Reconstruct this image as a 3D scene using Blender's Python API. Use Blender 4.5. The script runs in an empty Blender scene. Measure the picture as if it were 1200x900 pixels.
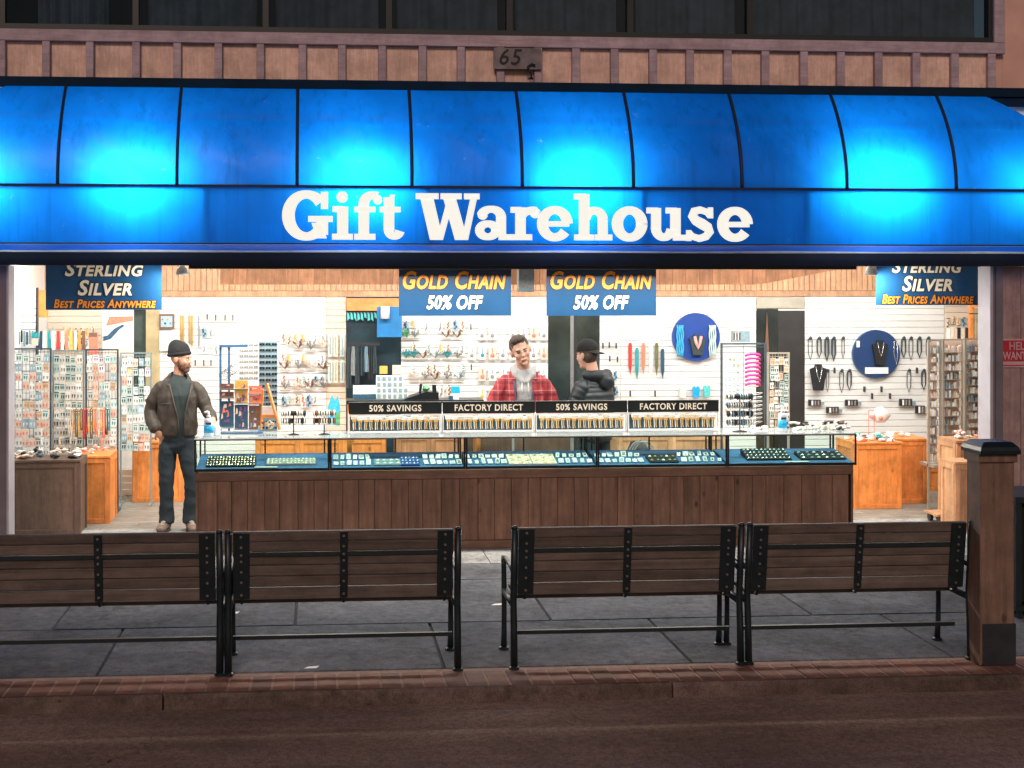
import bpy, bmesh, math, random
from mathutils import Vector, Matrix, noise
R = math.radians
random.seed(7)
scn = bpy.context.scene
COL = scn.collection

# ------------------------------------------------------------------ camera
H = 2.41; F = 1600.0; TH = R(4.5); CX = 498.0; CY = 335.0
cd = bpy.data.cameras.new('camera'); cam = bpy.data.objects.new('camera', cd); COL.objects.link(cam)
cam.location = (0, 0, H); cam.rotation_euler = (R(90), 0, -TH)
cd.sensor_fit = 'HORIZONTAL'; cd.sensor_width = 36.0; cd.lens = 36.0*F/1200.0
cd.shift_x = (600-CX)/1200.0; cd.shift_y = -(450-CY)/1200.0
cd.clip_end = 400; cd.clip_start = .05
scn.camera = cam

# ------------------------------------------------------------------ light
SUN_EL, SUN_AZ = 30, 14      # low warm light from behind the camera
w = bpy.data.worlds.new("World"); scn.world = w; w.use_nodes = True
nt = w.node_tree; bg = nt.nodes['Background']
sky = nt.nodes.new('ShaderNodeTexSky'); sky.sky_type = 'NISHITA'; sky.sun_disc = False
sky.sun_elevation = R(SUN_EL); sky.sun_rotation = R(180-SUN_AZ)
nt.links.new(sky.outputs[0], bg.inputs[0]); bg.inputs[1].default_value = 0.022
sd = bpy.data.lights.new('sun', 'SUN'); sd.energy = 1.25; sd.angle = R(14); sd.color = (1.0, .70, .58)
so = bpy.data.objects.new('sun', sd); COL.objects.link(so)
dv = Vector((math.sin(R(SUN_AZ))*math.cos(R(SUN_EL)), math.cos(R(SUN_AZ))*math.cos(R(SUN_EL)), -math.sin(R(SUN_EL))))
so.rotation_euler = dv.to_track_quat('-Z', 'Y').to_euler(); so.location = (0, -5, 10)
scn.view_settings.view_transform = 'Standard'; scn.view_settings.look = 'None'
scn.view_settings.exposure = 0; scn.view_settings.gamma = 1
scn.render.engine = 'CYCLES'
scn.cycles.use_denoising = True
scn.cycles.max_bounces = 8; scn.cycles.transparent_max_bounces = 16
scn.cycles.sample_clamp_indirect = 6

# ------------------------------------------------------------------ pixel -> place helpers (photo pixels, 1200 x 900)
C_, S_ = math.cos(TH), math.sin(TH)
def wx(px, Y):
    t = (px-CX)/F
    return Y*(t*C_+S_)/(C_-t*S_)
def wd(px, Y):
    return wx(px, Y)*S_+Y*C_
def wz(px, py, Y):
    return H+(CY-py)/F*wd(px, Y)
def P(px, py, Y):
    return Vector((wx(px, Y), Y, wz(px, py, Y)))
def ppm(px, Y):
    return F/wd(px, Y)

# ------------------------------------------------------------------ materials
M = {}
def nodes(name):
    m = bpy.data.materials.new(name); m.use_nodes = True
    t = m.node_tree; b = t.nodes['Principled BSDF']
    M[name] = m
    return m, t, b
def coords(t, scale=(1, 1, 1), rnd=True):
    tc = t.nodes.new('ShaderNodeTexCoord'); mp = t.nodes.new('ShaderNodeMapping')
    mp.inputs['Scale'].default_value = scale
    t.links.new(tc.outputs['Object'], mp.inputs[0])
    oi = t.nodes.new('ShaderNodeObjectInfo')
    if rnd:
        mul = t.nodes.new('ShaderNodeMath'); mul.operation = 'MULTIPLY'; mul.inputs[1].default_value = 37.0
        t.links.new(oi.outputs['Random'], mul.inputs[0]); t.links.new(mul.outputs[0], mp.inputs['Location'])
    return mp, oi
def mix(t, fac, a, b, blend='MIX'):
    n = t.nodes.new('ShaderNodeMix'); n.data_type = 'RGBA'; n.blend_type = blend
    for s, v in ((0, fac), (6, a), (7, b)):
        if isinstance(v, (int, float)): n.inputs[s].default_value = v
        elif isinstance(v, (tuple, list)): n.inputs[s].default_value = (v[0], v[1], v[2], 1)
        else: t.links.new(v, n.inputs[s])
    return n.outputs[2]
def ramp(t, inp, p0, p1, c0=(0, 0, 0), c1=(1, 1, 1)):
    r = t.nodes.new('ShaderNodeValToRGB'); t.links.new(inp, r.inputs[0])
    r.color_ramp.elements[0].position = p0; r.color_ramp.elements[1].position = p1
    r.color_ramp.elements[0].color = (*c0, 1); r.color_ramp.elements[1].color = (*c1, 1)
    return r.outputs[0]
def noise_n(t, mp, scale, detail=4, rough=.55):
    n = t.nodes.new('ShaderNodeTexNoise'); n.inputs['Scale'].default_value = scale
    n.inputs['Detail'].default_value = detail; n.inputs['Roughness'].default_value = rough
    t.links.new(mp.outputs[0], n.inputs['Vector']); return n.outputs['Fac']
def bump(t, b, h, strength=.2, dist=.01):
    bn = t.nodes.new('ShaderNodeBump'); bn.inputs['Strength'].default_value = strength; bn.inputs['Distance'].default_value = dist
    t.links.new(h, bn.inputs['Height']); t.links.new(bn.outputs[0], b.inputs['Normal'])
def sc(c, k): return tuple(min(1, v*k) for v in c)
def mk(name, c, rough=.6, metal=0, var=.18, scale=6, bmp=0, bdist=.004, bscale=None, objvar=.0, spec=.5):
    if name in M: return M[name]
    m, t, b = nodes(name)
    mp, oi = coords(t)
    n = noise_n(t, mp, scale)
    r = ramp(t, n, .3, .7)
    out = mix(t, r, sc(c, 1-var), sc(c, 1+var))
    if objvar:
        mr = t.nodes.new('ShaderNodeMapRange'); mr.inputs[3].default_value = 1-objvar; mr.inputs[4].default_value = 1+objvar
        t.links.new(oi.outputs['Random'], mr.inputs[0])
        hs = t.nodes.new('ShaderNodeHueSaturation'); t.links.new(mr.outputs[0], hs.inputs['Value']); t.links.new(out, hs.inputs['Color'])
        out = hs.outputs[0]
    t.links.new(out, b.inputs['Base Color'])
    b.inputs['Roughness'].default_value = rough; b.inputs['Metallic'].default_value = metal
    b.inputs['Specular IOR Level'].default_value = spec
    if bmp:
        n2 = noise_n(t, mp, bscale or scale*4, 6)
        bump(t, b, n2, bmp, bdist)
    return m
def wood(name, c, axis='z', rough=.55, var=.3, grain=1.0, knots=.5, objvar=.12, bmp=.25):
    if name in M: return M[name]
    m, t, b = nodes(name)
    s = {'z': (1, 1, .07), 'x': (.07, 1, 1), 'y': (1, .07, 1)}[axis]
    mp, oi = coords(t, tuple(v*grain for v in s))
    n = noise_n(t, mp, 26, 5, .6)
    n3 = noise_n(t, mp, 95, 3, .6)
    col = mix(t, ramp(t, n, .32, .68), sc(c, 1-var), sc(c, 1+var*.6))
    col = mix(t, ramp(t, n3, .35, .6), mix(t, .25, col, sc(c, .4)), col)
    if knots:
        mp2, _ = coords(t, {'z': (1, 1, .6), 'x': (.6, 1, 1), 'y': (1, .6, 1)}[axis])
        v = t.nodes.new('ShaderNodeTexVoronoi'); v.inputs['Scale'].default_value = 4.5
        t.links.new(mp2.outputs[0], v.inputs['Vector'])
        k = ramp(t, v.outputs['Distance'], .05, .11, (1, 1, 1), (0, 0, 0))
        mm = t.nodes.new('ShaderNodeMath'); mm.operation = 'MULTIPLY'; mm.inputs[1].default_value = knots
        t.links.new(k, mm.inputs[0])
        col = mix(t, mm.outputs[0], col, sc(c, .22))
    if objvar:
        mr = t.nodes.new('ShaderNodeMapRange'); mr.inputs[3].default_value = 1-objvar; mr.inputs[4].default_value = 1+objvar
        t.links.new(oi.outputs['Random'], mr.inputs[0])
        hs = t.nodes.new('ShaderNodeHueSaturation'); t.links.new(mr.outputs[0], hs.inputs['Value']); t.links.new(col, hs.inputs['Color'])
        col = hs.outputs[0]
    mw, _ = coords(t, (1, 1, 1)); wr_ = noise_n(t, mw, 5, 7, .72)
    col = mix(t, 1.0, col, mix(t, ramp(t, wr_, .36, .64), (.74, .73, .72), (1.14, 1.13, 1.11)), 'MULTIPLY')
    t.links.new(col, b.inputs['Base Color']); b.inputs['Roughness'].default_value = rough
    bump(t, b, n3, bmp, .003)
    return m
def glow(name, c, s):
    m, t, b = nodes(name)
    b.inputs['Base Color'].default_value = (*c, 1); b.inputs['Emission Color'].default_value = (*c, 1); b.inputs['Emission Strength'].default_value = s
    return m
def glass(name, tint=(.86, .96, .93), refl=.9):
    m, t, b = nodes(name)
    t.nodes.remove(b)
    out = t.nodes['Material Output']
    tr = t.nodes.new('ShaderNodeBsdfTransparent'); tr.inputs[0].default_value = (*tint, 1)
    gl = t.nodes.new('ShaderNodeBsdfGlossy'); gl.inputs['Roughness'].default_value = .03; gl.inputs[0].default_value = (refl, refl, refl, 1)
    fr = t.nodes.new('ShaderNodeFresnel'); fr.inputs[0].default_value = 1.45
    ms = t.nodes.new('ShaderNodeMixShader')
    t.links.new(fr.outputs[0], ms.inputs[0]); t.links.new(tr.outputs[0], ms.inputs[1]); t.links.new(gl.outputs[0], ms.inputs[2])
    t.links.new(ms.outputs[0], out.inputs[0])
    return m
def canvas(name, c, trans=.75):
    m, t, b = nodes(name)
    out = t.nodes['Material Output']
    mp, oi = coords(t, rnd=False)
    n = noise_n(t, mp, 2.2, 5)
    n2 = noise_n(t, mp, 60, 2)
    col = mix(t, ramp(t, n, .3, .75), sc(c, .82), sc(c, 1.1))
    mps, _ = coords(t, (7, 7, .35), rnd=False); st = noise_n(t, mps, 1.6, 5, .65)
    col = mix(t, ramp(t, st, .50, .72), col, sc(c, .74))
    nd = noise_n(t, mp, 9, 6, .7); col = mix(t, ramp(t, nd, .66, .74), col, mix(t, .25, col, (.5, .6, .6)))
    t.links.new(col, b.inputs['Base Color']); b.inputs['Roughness'].default_value = .38
    bump(t, b, n2, .08, .002)
    tl = t.nodes.new('ShaderNodeBsdfTranslucent'); t.links.new(col, tl.inputs[0])
    ms = t.nodes.new('ShaderNodeMixShader'); ms.inputs[0].default_value = trans
    t.links.new(b.outputs[0], ms.inputs[1]); t.links.new(tl.outputs[0], ms.inputs[2]); t.links.new(ms.outputs[0], out.inputs[0])
    return m

# outdoor
mk('black_iron', (.008, .016, .02), .42, 0, .3, 20, .15, .002)
mk('black_cap', (.006, .012, .016), .3, 0, .2, 10)
wood('bench_wood', (.135, .108, .092), 'x', .62, .38, 1, .25, .2)
wood('post_wood', (.20, .125, .09), 'z', .6, .3, 1, .8)
mk('dark_steel', (.035, .038, .045), .5, .3, .25, 9, .1)
mk('bolt_steel', (.22, .20, .19), .4, .7, .1)
def asphalt():
    m, t, b = nodes('asphalt'); mp, oi = coords(t, rnd=False)
    mp2, _ = coords(t, (.25, 1, 1), rnd=False)
    n = noise_n(t, mp, .7, 6); s = noise_n(t, mp, 110, 3, .7); l = noise_n(t, mp2, 2.4, 7, .62)
    c = mix(t, ramp(t, n, .3, .7), (.20, .142, .118), (.31, .225, .185))
    mp3, _ = coords(t, (.12, 1, 1), rnd=False); l3 = noise_n(t, mp3, 9, 6, .7)
    g1 = lambda v: (v, v, v)
    c = mix(t, 1.0, c, mix(t, ramp(t, l, .40, .62), g1(.80), g1(1.08)), 'MULTIPLY')
    c = mix(t, 1.0, c, mix(t, ramp(t, l3, .35, .65), g1(.86), g1(1.1)), 'MULTIPLY')
    c = mix(t, 1.0, c, mix(t, ramp(t, s, .3, .7), g1(.55), g1(1.4)), 'MULTIPLY')
    v = t.nodes.new('ShaderNodeTexVoronoi'); v.feature = 'DISTANCE_TO_EDGE'; v.inputs['Scale'].default_value = .38
    nw = t.nodes.new('ShaderNodeTexNoise'); nw.inputs['Scale'].default_value = 1.8; nw.inputs['Detail'].default_value = 6
    t.links.new(mp.outputs[0], nw.inputs['Vector'])
    add = t.nodes.new('ShaderNodeVectorMath'); add.operation = 'ADD'; t.links.new(mp.outputs[0], add.inputs[0]); t.links.new(nw.outputs['Color'], add.inputs[1])
    t.links.new(add.outputs[0], v.inputs['Vector'])
    ck = ramp(t, v.outputs['Distance'], .001, .004, (1, 1, 1), (0, 0, 0))
    mm = t.nodes.new('ShaderNodeMath'); mm.operation = 'MULTIPLY'; t.links.new(ck, mm.inputs[0]); t.links.new(ramp(t, n, .45, .6), mm.inputs[1])
    c = mix(t, mm.outputs[0], c, (.05, .04, .038))
    g2 = noise_n(t, mp, 420, 2, .8); c = mix(t, ramp(t, g2, .66, .78), c, (.45, .38, .33)); g3 = noise_n(t, mp, 30, 5, .75); c = mix(t, 1.0, c, mix(t, ramp(t, g3, .3, .6), g1(.6), g1(1.2)), 'MULTIPLY')
    t.links.new(c, b.inputs['Base Color']); b.inputs['Roughness'].default_value = .9; b.inputs['Specular IOR Level'].default_value = .08
    bump(t, b, mix(t, .5, s, g3), .9, .012)
asphalt()
def mul(t, col, fac, lo, hi=(1, 1, 1)):
    return mix(t, 1.0, col, mix(t, fac, lo, hi), 'MULTIPLY')
def concrete(name, c, rough=.75):
    m, t, b = nodes(name); mp, oi = coords(t)
    n = noise_n(t, mp, 1.3, 8, .65); s = noise_n(t, mp, 150, 3, .7); g = noise_n(t, mp, 14, 6, .7); st = noise_n(t, mp, 3.1, 8, .75)
    g1 = lambda v: (v, v, v)
    col = mul(t, mix(t, 0, c, c), ramp(t, n, .32, .68), g1(.62), g1(1.35))
    col = mul(t, col, ramp(t, s, .3, .7), g1(.55), g1(1.35))
    col = mul(t, col, ramp(t, g, .3, .62), g1(.62), g1(1.2))
    col = mul(t, col, ramp(t, st, .55, .66), g1(1), (.58, .56, .55))
    vo = t.nodes.new('ShaderNodeTexVoronoi'); vo.inputs['Scale'].default_value = 6.5; t.links.new(mp.outputs[0], vo.inputs['Vector'])
    sp = ramp(t, vo.outputs['Distance'], .06, .10, (1, 1, 1), (0, 0, 0))
    pk = ramp(t, noise_n(t, mp, 2.6, 2), .48, .52); mm = t.nodes.new('ShaderNodeMath'); mm.operation = 'MULTIPLY'; t.links.new(sp, mm.inputs[0]); t.links.new(pk, mm.inputs[1])
    col = mul(t, col, mm.outputs[0], g1(1), g1(.45))
    t.links.new(col, b.inputs['Base Color']); b.inputs['Roughness'].default_value = rough; b.inputs['Specular IOR Level'].default_value = .12
    bump(t, b, mix(t, .4, s, g), .6, .006)
    return m
concrete('slab_concrete', (.125, .132, .148), .85)
concrete('kerb_concrete', (.135, .10, .085), .85)
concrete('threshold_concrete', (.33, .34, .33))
mk('joint_dirt', (.042, .044, .048), .9)
mk('brick_red', (.19, .085, .062), .75, 0, .3, 14, .4, .004, None, .28)
mk('mortar', (.30, .19, .15), .9, 0, .25, 20, .4)
# facade
mk('peach_panel', (.62, .38, .31), .7, 0, .12, 4, .15, .002, None, .05)
wood('peach_ply', (.80, .56, .47), 'z', .7, .13, 1.2, 0, .06, .1)
wood('mauve_trim', (.46, .36, .41), 'x', .7, .18, .8, .0, .06, .2)
wood('siding', (.36, .25, .235), 'z', .75, .16, .9, .1, .05, .2)
mk('beam_navy', (.004, .020, .045), .85, 0, .25, 4, spec=.15)
mk('header_dark', (.008, .014, .022), .5)
mk('jamb_grey', (.15, .13, .15), .55, 0, .15, 5)
mk('jamb_light', (.42, .41, .46), .45, .2, .1, 5)
mk('window_bronze', (.012, .016, .018), .4)
mk('curtain', (.30, .34, .42), .9, 0, .3, 5)
mk('room_dark', (.006, .007, .008), .9)
glass('window_glass', (.55, .6, .62), .8)
mk('aged_board', (.20, .17, .175), .8, 0, .3, 10, .3)
mk('ink', (.006, .007, .008), .6)
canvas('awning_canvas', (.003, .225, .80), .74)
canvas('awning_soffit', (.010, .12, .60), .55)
mk('awning_seam', (.004, .010, .03), .6)
glow('letter_white', (.90, .95, .88), .62)  # emission in the letters stands in for lamp light passing through them
# indoor
mk('slat_white', (.80, .815, .80), .35, 0, .05, 3, 0, .004, None, .03)
mk('slat_cream', (.74, .62, .50), .4, 0, .06, 3, 0, .004, None, .04)
mk('groove_tan', (.68, .66, .62), .8)
wood('pine_orange', (.84, .30, .075), 'z', .42, .18, 1, .75, .05, .1)
wood('pine_orange_h', (.82, .32, .09), 'x', .42, .18, 1, .4, .05, .1)
wood('pine_board', (.66, .37, .20), 'z', .5, .25, 1, .6, .18, .1)
wood('pine_dark', (.50, .23, .115), 'z', .5, .25, 1, .7, .16, .1)
wood('brown_cabinet', (.15, .095, .07), 'z', .55, .25, 1, .7, .1, .1)
wood('counter_wood', (.20, .108, .070), 'z', .5, .42, .8, 1, .10, .15)
wood('counter_rail', (.185, .102, .068), 'x', .5, .3, 1, .4, .05, .15)
wood('floor_wood', (.27, .26, .225), 'x', .55, .2, 1, .2, .08, .1)
mk('ceiling_white', (.75, .70, .62), .8)
mk('mirror_dark', (.16, .22, .22), .16, .9, .4, 3)
mk('teal_dark', (.004, .028, .042), .5, 0, .5, 5)
mk('blue_box', (.01, .17, .42), .5)
mk('blue_sign', (.012, .075, .20), .3, 0, .06)
mk('blue_sign_bright', (.010, .050, .125), .3, 0, .08)
mk('gold_letter', (.86, .30, .035), .5, 0, .03)
mk('cream_letter', (.92, .84, .70), .5, 0, .03)
mk('tan_board', (.50, .40, .22), .7)
mk('beige_board', (.45, .42, .34), .7)
mk('door_dark', (.022, .02, .02), .6, 0, .4, 3)
mk('case_black', (.006, .010, .012), .35)
mk('case_cloth', (.035, .13, .30), .7, 0, .2, 6)
glass('case_glass')
def top_glass():
    m = glass('case_top_glass'); t = m.node_tree; out = t.nodes['Material Output']; src = out.inputs[0].links[0].from_socket
    d = t.nodes.new('ShaderNodeBsdfDiffuse'); d.inputs[0].default_value = (.75, .82, .85, 1); ms = t.nodes.new('ShaderNodeMixShader'); ms.inputs[0].default_value = .13  # diffuse share paints a whitish highlight over the top pane
    t.links.new(src, ms.inputs[1]); t.links.new(d.outputs[0], ms.inputs[2]); t.links.new(ms.outputs[0], out.inputs[0])
top_glass()
mk('chrome', (.55, .58, .60), .25, .8, .1)
mk('wire_grey', (.32, .42, .43), .35, .5, .1)
mk('wire_dark', (.07, .11, .15), .4, .4, .1)
mk('wire_tan', (.50, .47, .40), .4, .4, .1)
mk('card_white', (.86, .88, .85), .5, 0, .08, 30)
mk('card_pink', (.80, .62, .52), .5, 0, .1, 30)
mk('card_mint', (.55, .70, .66), .5, 0, .1, 30)
mk('card_blue', (.35, .52, .62), .5, 0, .15, 30)
mk('plastic_white', (.80, .82, .84), .3)
mk('plastic_blue', (.02, .38, .75), .25)
mk('black_velvet', (.012, .014, .016), .8)
mk('disc_blue', (.008, .055, .30), .5, 0, .1)
mk('disc_navy', (.01, .045, .15), .5, 0, .1)
mk('gold', (.75, .48, .15), .3, .7)
mk('silver', (.62, .64, .66), .25, .8)
palette = {'red': (.55, .05, .04), 'magenta': (.70, .04, .30), 'pink': (.85, .40, .38), 'orange': (.85, .30, .06), 'amber': (.80, .45, .10),
           'olive': (.16, .16, .07), 'teal': (.03, .30, .33), 'navy': (.03, .09, .16), 'green': (.10, .40, .16), 'turquoise': (.10, .55, .55),
           'grey': (.28, .30, .31), 'black': (.02, .022, .025), 'slate': (.035, .055, .065), 'cream': (.80, .72, .60), 'white': (.85, .86, .84), 'brown': (.20, .10, .06),
           'purple': (.20, .09, .26), 'sky': (.05, .45, .72), 'coral': (.85, .22, .14), 'steel': (.20, .30, .36)}
for k, c in palette.items(): mk('c_'+k, c, .45, 0, .2, 40)

# ------------------------------------------------------------------ geometry helpers
def tagp(o, label=None, cat=None, group=None, kind=None):
    if label: o['label'] = label
    if cat: o['category'] = cat
    if group: o['group'] = group
    if kind: o['kind'] = kind
    return o
class MB:
    def __init__(s): s.v = []; s.f = []; s.m = []
    def add(s, vs, fs, m=0):
        n = len(s.v); s.v += [Vector(v) for v in vs]; s.f += [tuple(i+n for i in f) for f in fs]; s.m += [m]*len(fs); return s
    def box(s, x0, x1, y0, y1, z0, z1, m=0):
        vs = [(x, y, z) for x in (x0, x1) for y in (y0, y1) for z in (z0, z1)]
        return s.add(vs, [(0, 1, 3, 2), (4, 6, 7, 5), (0, 4, 5, 1), (2, 3, 7, 6), (0, 2, 6, 4), (1, 5, 7, 3)], m)
    def bbox(s, x0, x1, y0, y1, z0, z1, b=.006, m=0):
        # box bevelled on its four front (-y) edges and top edges
        xs = (x0, x0+b, x1-b, x1); zs = (z0, z0+b, z1-b, z1)
        vs = [(x0, y0+b, z0), (x1, y0+b, z0), (x1, y0+b, z1), (x0, y0+b, z1), (x0+b, y0, z0+b), (x1-b, y0, z0+b), (x1-b, y0, z1-b), (x0+b, y0, z1-b),
              (x0, y1, z0), (x1, y1, z0), (x1, y1, z1), (x0, y1, z1)]
        return s.add(vs, [(4, 5, 6, 7), (0, 1, 5, 4), (1, 2, 6, 5), (2, 3, 7, 6), (3, 0, 4, 7), (8, 11, 10, 9), (0, 8, 9, 1), (1, 9, 10, 2), (2, 10, 11, 3), (3, 11, 8, 0)], m)
    def boxp(s, px0, px1, py0, py1, Y, dep=.03, m=0):
        pc = (px0+px1)/2
        return s.box(wx(px0, Y), wx(px1, Y), Y, Y+dep, wz(pc, py1, Y), wz(pc, py0, Y), m)
    def cyl(s, a, b, r, n=8, r2=None, m=0):
        a = Vector(a); b = Vector(b); r2 = r if r2 is None else r2
        t = (b-a).normalized(); u = t.orthogonal().normalized(); w_ = t.cross(u)
        vs = []
        for c, q in ((a, r), (b, r2)):
            for i in range(n):
                an = 2*math.pi*i/n; vs.append(c+(u*math.cos(an)+w_*math.sin(an))*q)
        fs = [(i, (i+1) % n, n+(i+1) % n, n+i) for i in range(n)]+[tuple(range(n))[::-1], tuple(range(n, 2*n))]
        return s.add(vs, fs, m)
    def tube(s, pts, r, n=6, m=0, closed=False):
        pts = [Vector(p) for p in pts]; L = len(pts); vs = []; fs = []
        ref = None
        for i, p in enumerate(pts):
            if closed: t = pts[(i+1) % L]-pts[i-1]
            else: t = pts[min(i+1, L-1)]-pts[max(i-1, 0)]
            t.normalize()
            u = (ref-t*ref.dot(t)) if ref is not None else t.orthogonal()
            if u.length < 1e-4: u = t.orthogonal()
            u.normalize(); ref = u; w_ = t.cross(u)
            rr = r[i] if isinstance(r, (list, tuple)) else r
            for k in range(n):
                an = 2*math.pi*k/n; vs.append(p+(u*math.cos(an)+w_*math.sin(an))*rr)
        for i in range(L if closed else L-1):
            a = i*n; b = ((i+1) % L)*n
            for k in range(n): fs.append((a+k, a+(k+1) % n, b+(k+1) % n, b+k))
        if not closed: fs += [tuple(range(n))[::-1], tuple(range((L-1)*n, L*n))]
        return s.add(vs, fs, m)
    def lathe(s, prof, c=(0, 0, 0), n=16, m=0, sx=1, sy=1):
        c = Vector(c); vs = []; fs = []
        for (r, z) in prof:
            for k in range(n):
                an = 2*math.pi*k/n; vs.append(c+Vector((r*math.cos(an)*sx, r*math.sin(an)*sy, z)))
        for i in range(len(prof)-1):
            for k in range(n): fs.append((i*n+k, i*n+(k+1) % n, (i+1)*n+(k+1) % n, (i+1)*n+k))
        fs += [tuple(range(n))[::-1], tuple(range((len(prof)-1)*n, len(prof)*n))]
        return s.add(vs, fs, m)
    def disc(s, c, r, d, n=40, m=0, rz=None):
        # disc facing -y
        rz = rz or r; vs = []
        for y in (c[1], c[1]+d):
            for k in range(n):
                an = 2*math.pi*k/n; vs.append((c[0]+r*math.cos(an), y, c[2]+rz*math.sin(an)))
        return s.add(vs, [tuple(range(n)), tuple(range(2*n-1, n-1, -1))]+[(k, n+k, n+(k+1) % n, (k+1) % n) for k in range(n)], m)
    def prism(s, poly, y0, y1, m=0):
        # poly of (x,z), counter-clockwise seen from -y
        n = len(poly); vs = [(x, y0, z) for x, z in poly]+[(x, y1, z) for x, z in poly]
        return s.add(vs, [tuple(range(n)), tuple(range(2*n-1, n-1, -1))]+[(k, n+k, n+(k+1) % n, (k+1) % n) for k in range(n)], m)
    def lump(s, c, r, m=0, seed=0, sub=1, sq=(1, 1, 1)):
        bm = bmesh.new(); bmesh.ops.create_icosphere(bm, subdivisions=sub, radius=1)
        c = Vector(c)
        vs = [c+Vector((v.co.x*sq[0], v.co.y*sq[1], v.co.z*sq[2]))*r*(1+.35*noise.noise(v.co*1.7+Vector((seed*3.1, seed, 0)))) for v in bm.verts]
        fs = [tuple(v.index for v in f.verts) for f in bm.faces]; bm.free()
        return s.add(vs, fs, m)
    def mesh(s, name, mats, org=Vector((0, 0, 0)), smooth=False):
        me = bpy.data.meshes.new(name)
        me.from_pydata([tuple(v-org) for v in s.v], [], s.f)
        for mm in (mats if isinstance(mats, (list, tuple)) else [mats]): me.materials.append(M[mm] if isinstance(mm, str) else mm)
        me.polygons.foreach_set('material_index', s.m)
        if smooth: me.polygons.foreach_set('use_smooth', [True]*len(s.f))
        bm = bmesh.new(); bm.from_mesh(me); bmesh.ops.recalc_face_normals(bm, faces=bm.faces); bm.to_mesh(me); bm.free()
        return me
    def build(s, name, mats, parent=None, smooth=False, org=None):
        if parent is not None: o0 = worg(parent) if org is None else org
        elif org is not None: o0 = Vector(org)
        else:
            xs = [v.x for v in s.v]; ys = [v.y for v in s.v]; zs = [v.z for v in s.v]
            o0 = Vector(((min(xs)+max(xs))/2, (min(ys)+max(ys))/2, min(zs)))
        o = bpy.data.objects.new(name, s.mesh(name, mats, o0, smooth)); COL.objects.link(o)
        if parent is not None: o.parent = parent
        else: o.location = o0
        return o
def worg(o):
    v = Vector((0, 0, 0))
    while o is not None: v = v+o.location; o = o.parent
    return v
def thing(name, label, cat, loc, group=None):
    o = bpy.data.objects.new(name, None); COL.objects.link(o); o.location = loc; o.empty_display_size = .1
    return tagp(o, label, cat, group)
def copy_tree(o, parent=None, kids=None):
    c = o.copy(); COL.objects.link(c); c.parent = parent
    for ch in CH(o): copy_tree(ch, c)
    return c
def CH(o): return [x for x in bpy.data.objects if x.parent == o]
def place(me, name, loc, label=None, cat=None, group=None, parent=None, rot=None, scale=None):
    o = bpy.data.objects.new(name, me); COL.objects.link(o); o.location = loc
    if parent is not None: o.parent = parent; o.location = Vector(loc)-worg(parent)
    if rot: o.rotation_euler = rot
    if scale: o.scale = scale
    return tagp(o, label, cat, group)
ORD = ['first', 'second', 'third', 'fourth', 'fifth', 'sixth', 'seventh', 'eighth', 'ninth', 'tenth', 'eleventh', 'twelfth', 'thirteenth',
       'fourteenth', 'fifteenth', 'sixteenth', 'seventeenth', 'eighteenth', 'nineteenth', 'twentieth', 'twenty-first', 'twenty-second', 'twenty-third', 'twenty-fourth', 'twenty-fifth', 'twenty-sixth', 'twenty-seventh', 'twenty-eighth']

def text_mb(s, x0, x1, z0, z1, Y, ext=.003, off=0.0, shear=0.0, caps=None, space=1.0, grow=0.0, split=None):
    cu = bpy.data.curves.new('txt', 'FONT'); cu.body = s; cu.size = 1; cu.offset = off; cu.shear = shear; cu.space_character = space
    cu.resolution_u = 3
    if caps:
        cu.small_caps_scale = caps
        for i, ch in enumerate(s):
            if ch.islower(): cu.body_format[i].use_small_caps = True
    ob = bpy.data.objects.new('txt', cu); COL.objects.link(ob)
    dg = bpy.context.evaluated_depsgraph_get(); me = bpy.data.meshes.new_from_object(ob.evaluated_get(dg))
    xs = [v.co.x for v in me.vertices]; ys = [v.co.y for v in me.vertices]
    a, b, c, d = min(xs), max(xs), min(ys), max(ys)
    mb = MB(); n = len(me.vertices)
    V = [(x0+(v.co.x-a)/(b-a)*(x1-x0), Y, z0+(v.co.y-c)/(d-c)*(z1-z0)) for v in me.vertices]
    mb.add(V, [tuple(p.vertices) for p in me.polygons])
    bpy.data.objects.remove(ob); bpy.data.curves.remove(cu); bpy.data.meshes.remove(me)
    if split is not None:          # two words -> two parts, cut at the widest gap
        sp = sorted((min(mb.v[i].x for i in f), max(mb.v[i].x for i in f)) for f in mb.f); e = sp[0][1]; best = (0, 0)
        for a_, b_ in sp:
            if a_-e > best[0]: best = (a_-e, (a_+e)/2)
            e = max(e, b_)
        for side_ in (0, 1):
            m2 = MB(); fs = [f for f in mb.f if (mb.v[f[0]].x > best[1]) == bool(side_)]
            ids = sorted({i for f in fs for i in f}); mp_ = {i: k for k, i in enumerate(ids)}
            m2.add([mb.v[i] for i in ids], [tuple(mp_[i] for i in f) for f in fs]); m2.build('word', 'c_cream', split)
        return None
    return mb

# ================================================================== ground
YK = 8.13           # kerb edge
ROAD = -0.09
mb = MB(); mb.add([(-60, -40, ROAD), (60, -40, ROAD), (60, YK+.1, ROAD), (-60, YK+.1, ROAD)], [(0, 1, 2, 3)])
road = tagp(mb.build('road', 'asphalt', org=(0, 0, 0)), kind='structure')
mb = MB(); mb.box(-60, 60, YK+.2, 12.62, -.3, -.022)
side = tagp(mb.build('sidewalk', 'joint_dirt', org=(0, 0, 0)), kind='structure')
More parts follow.
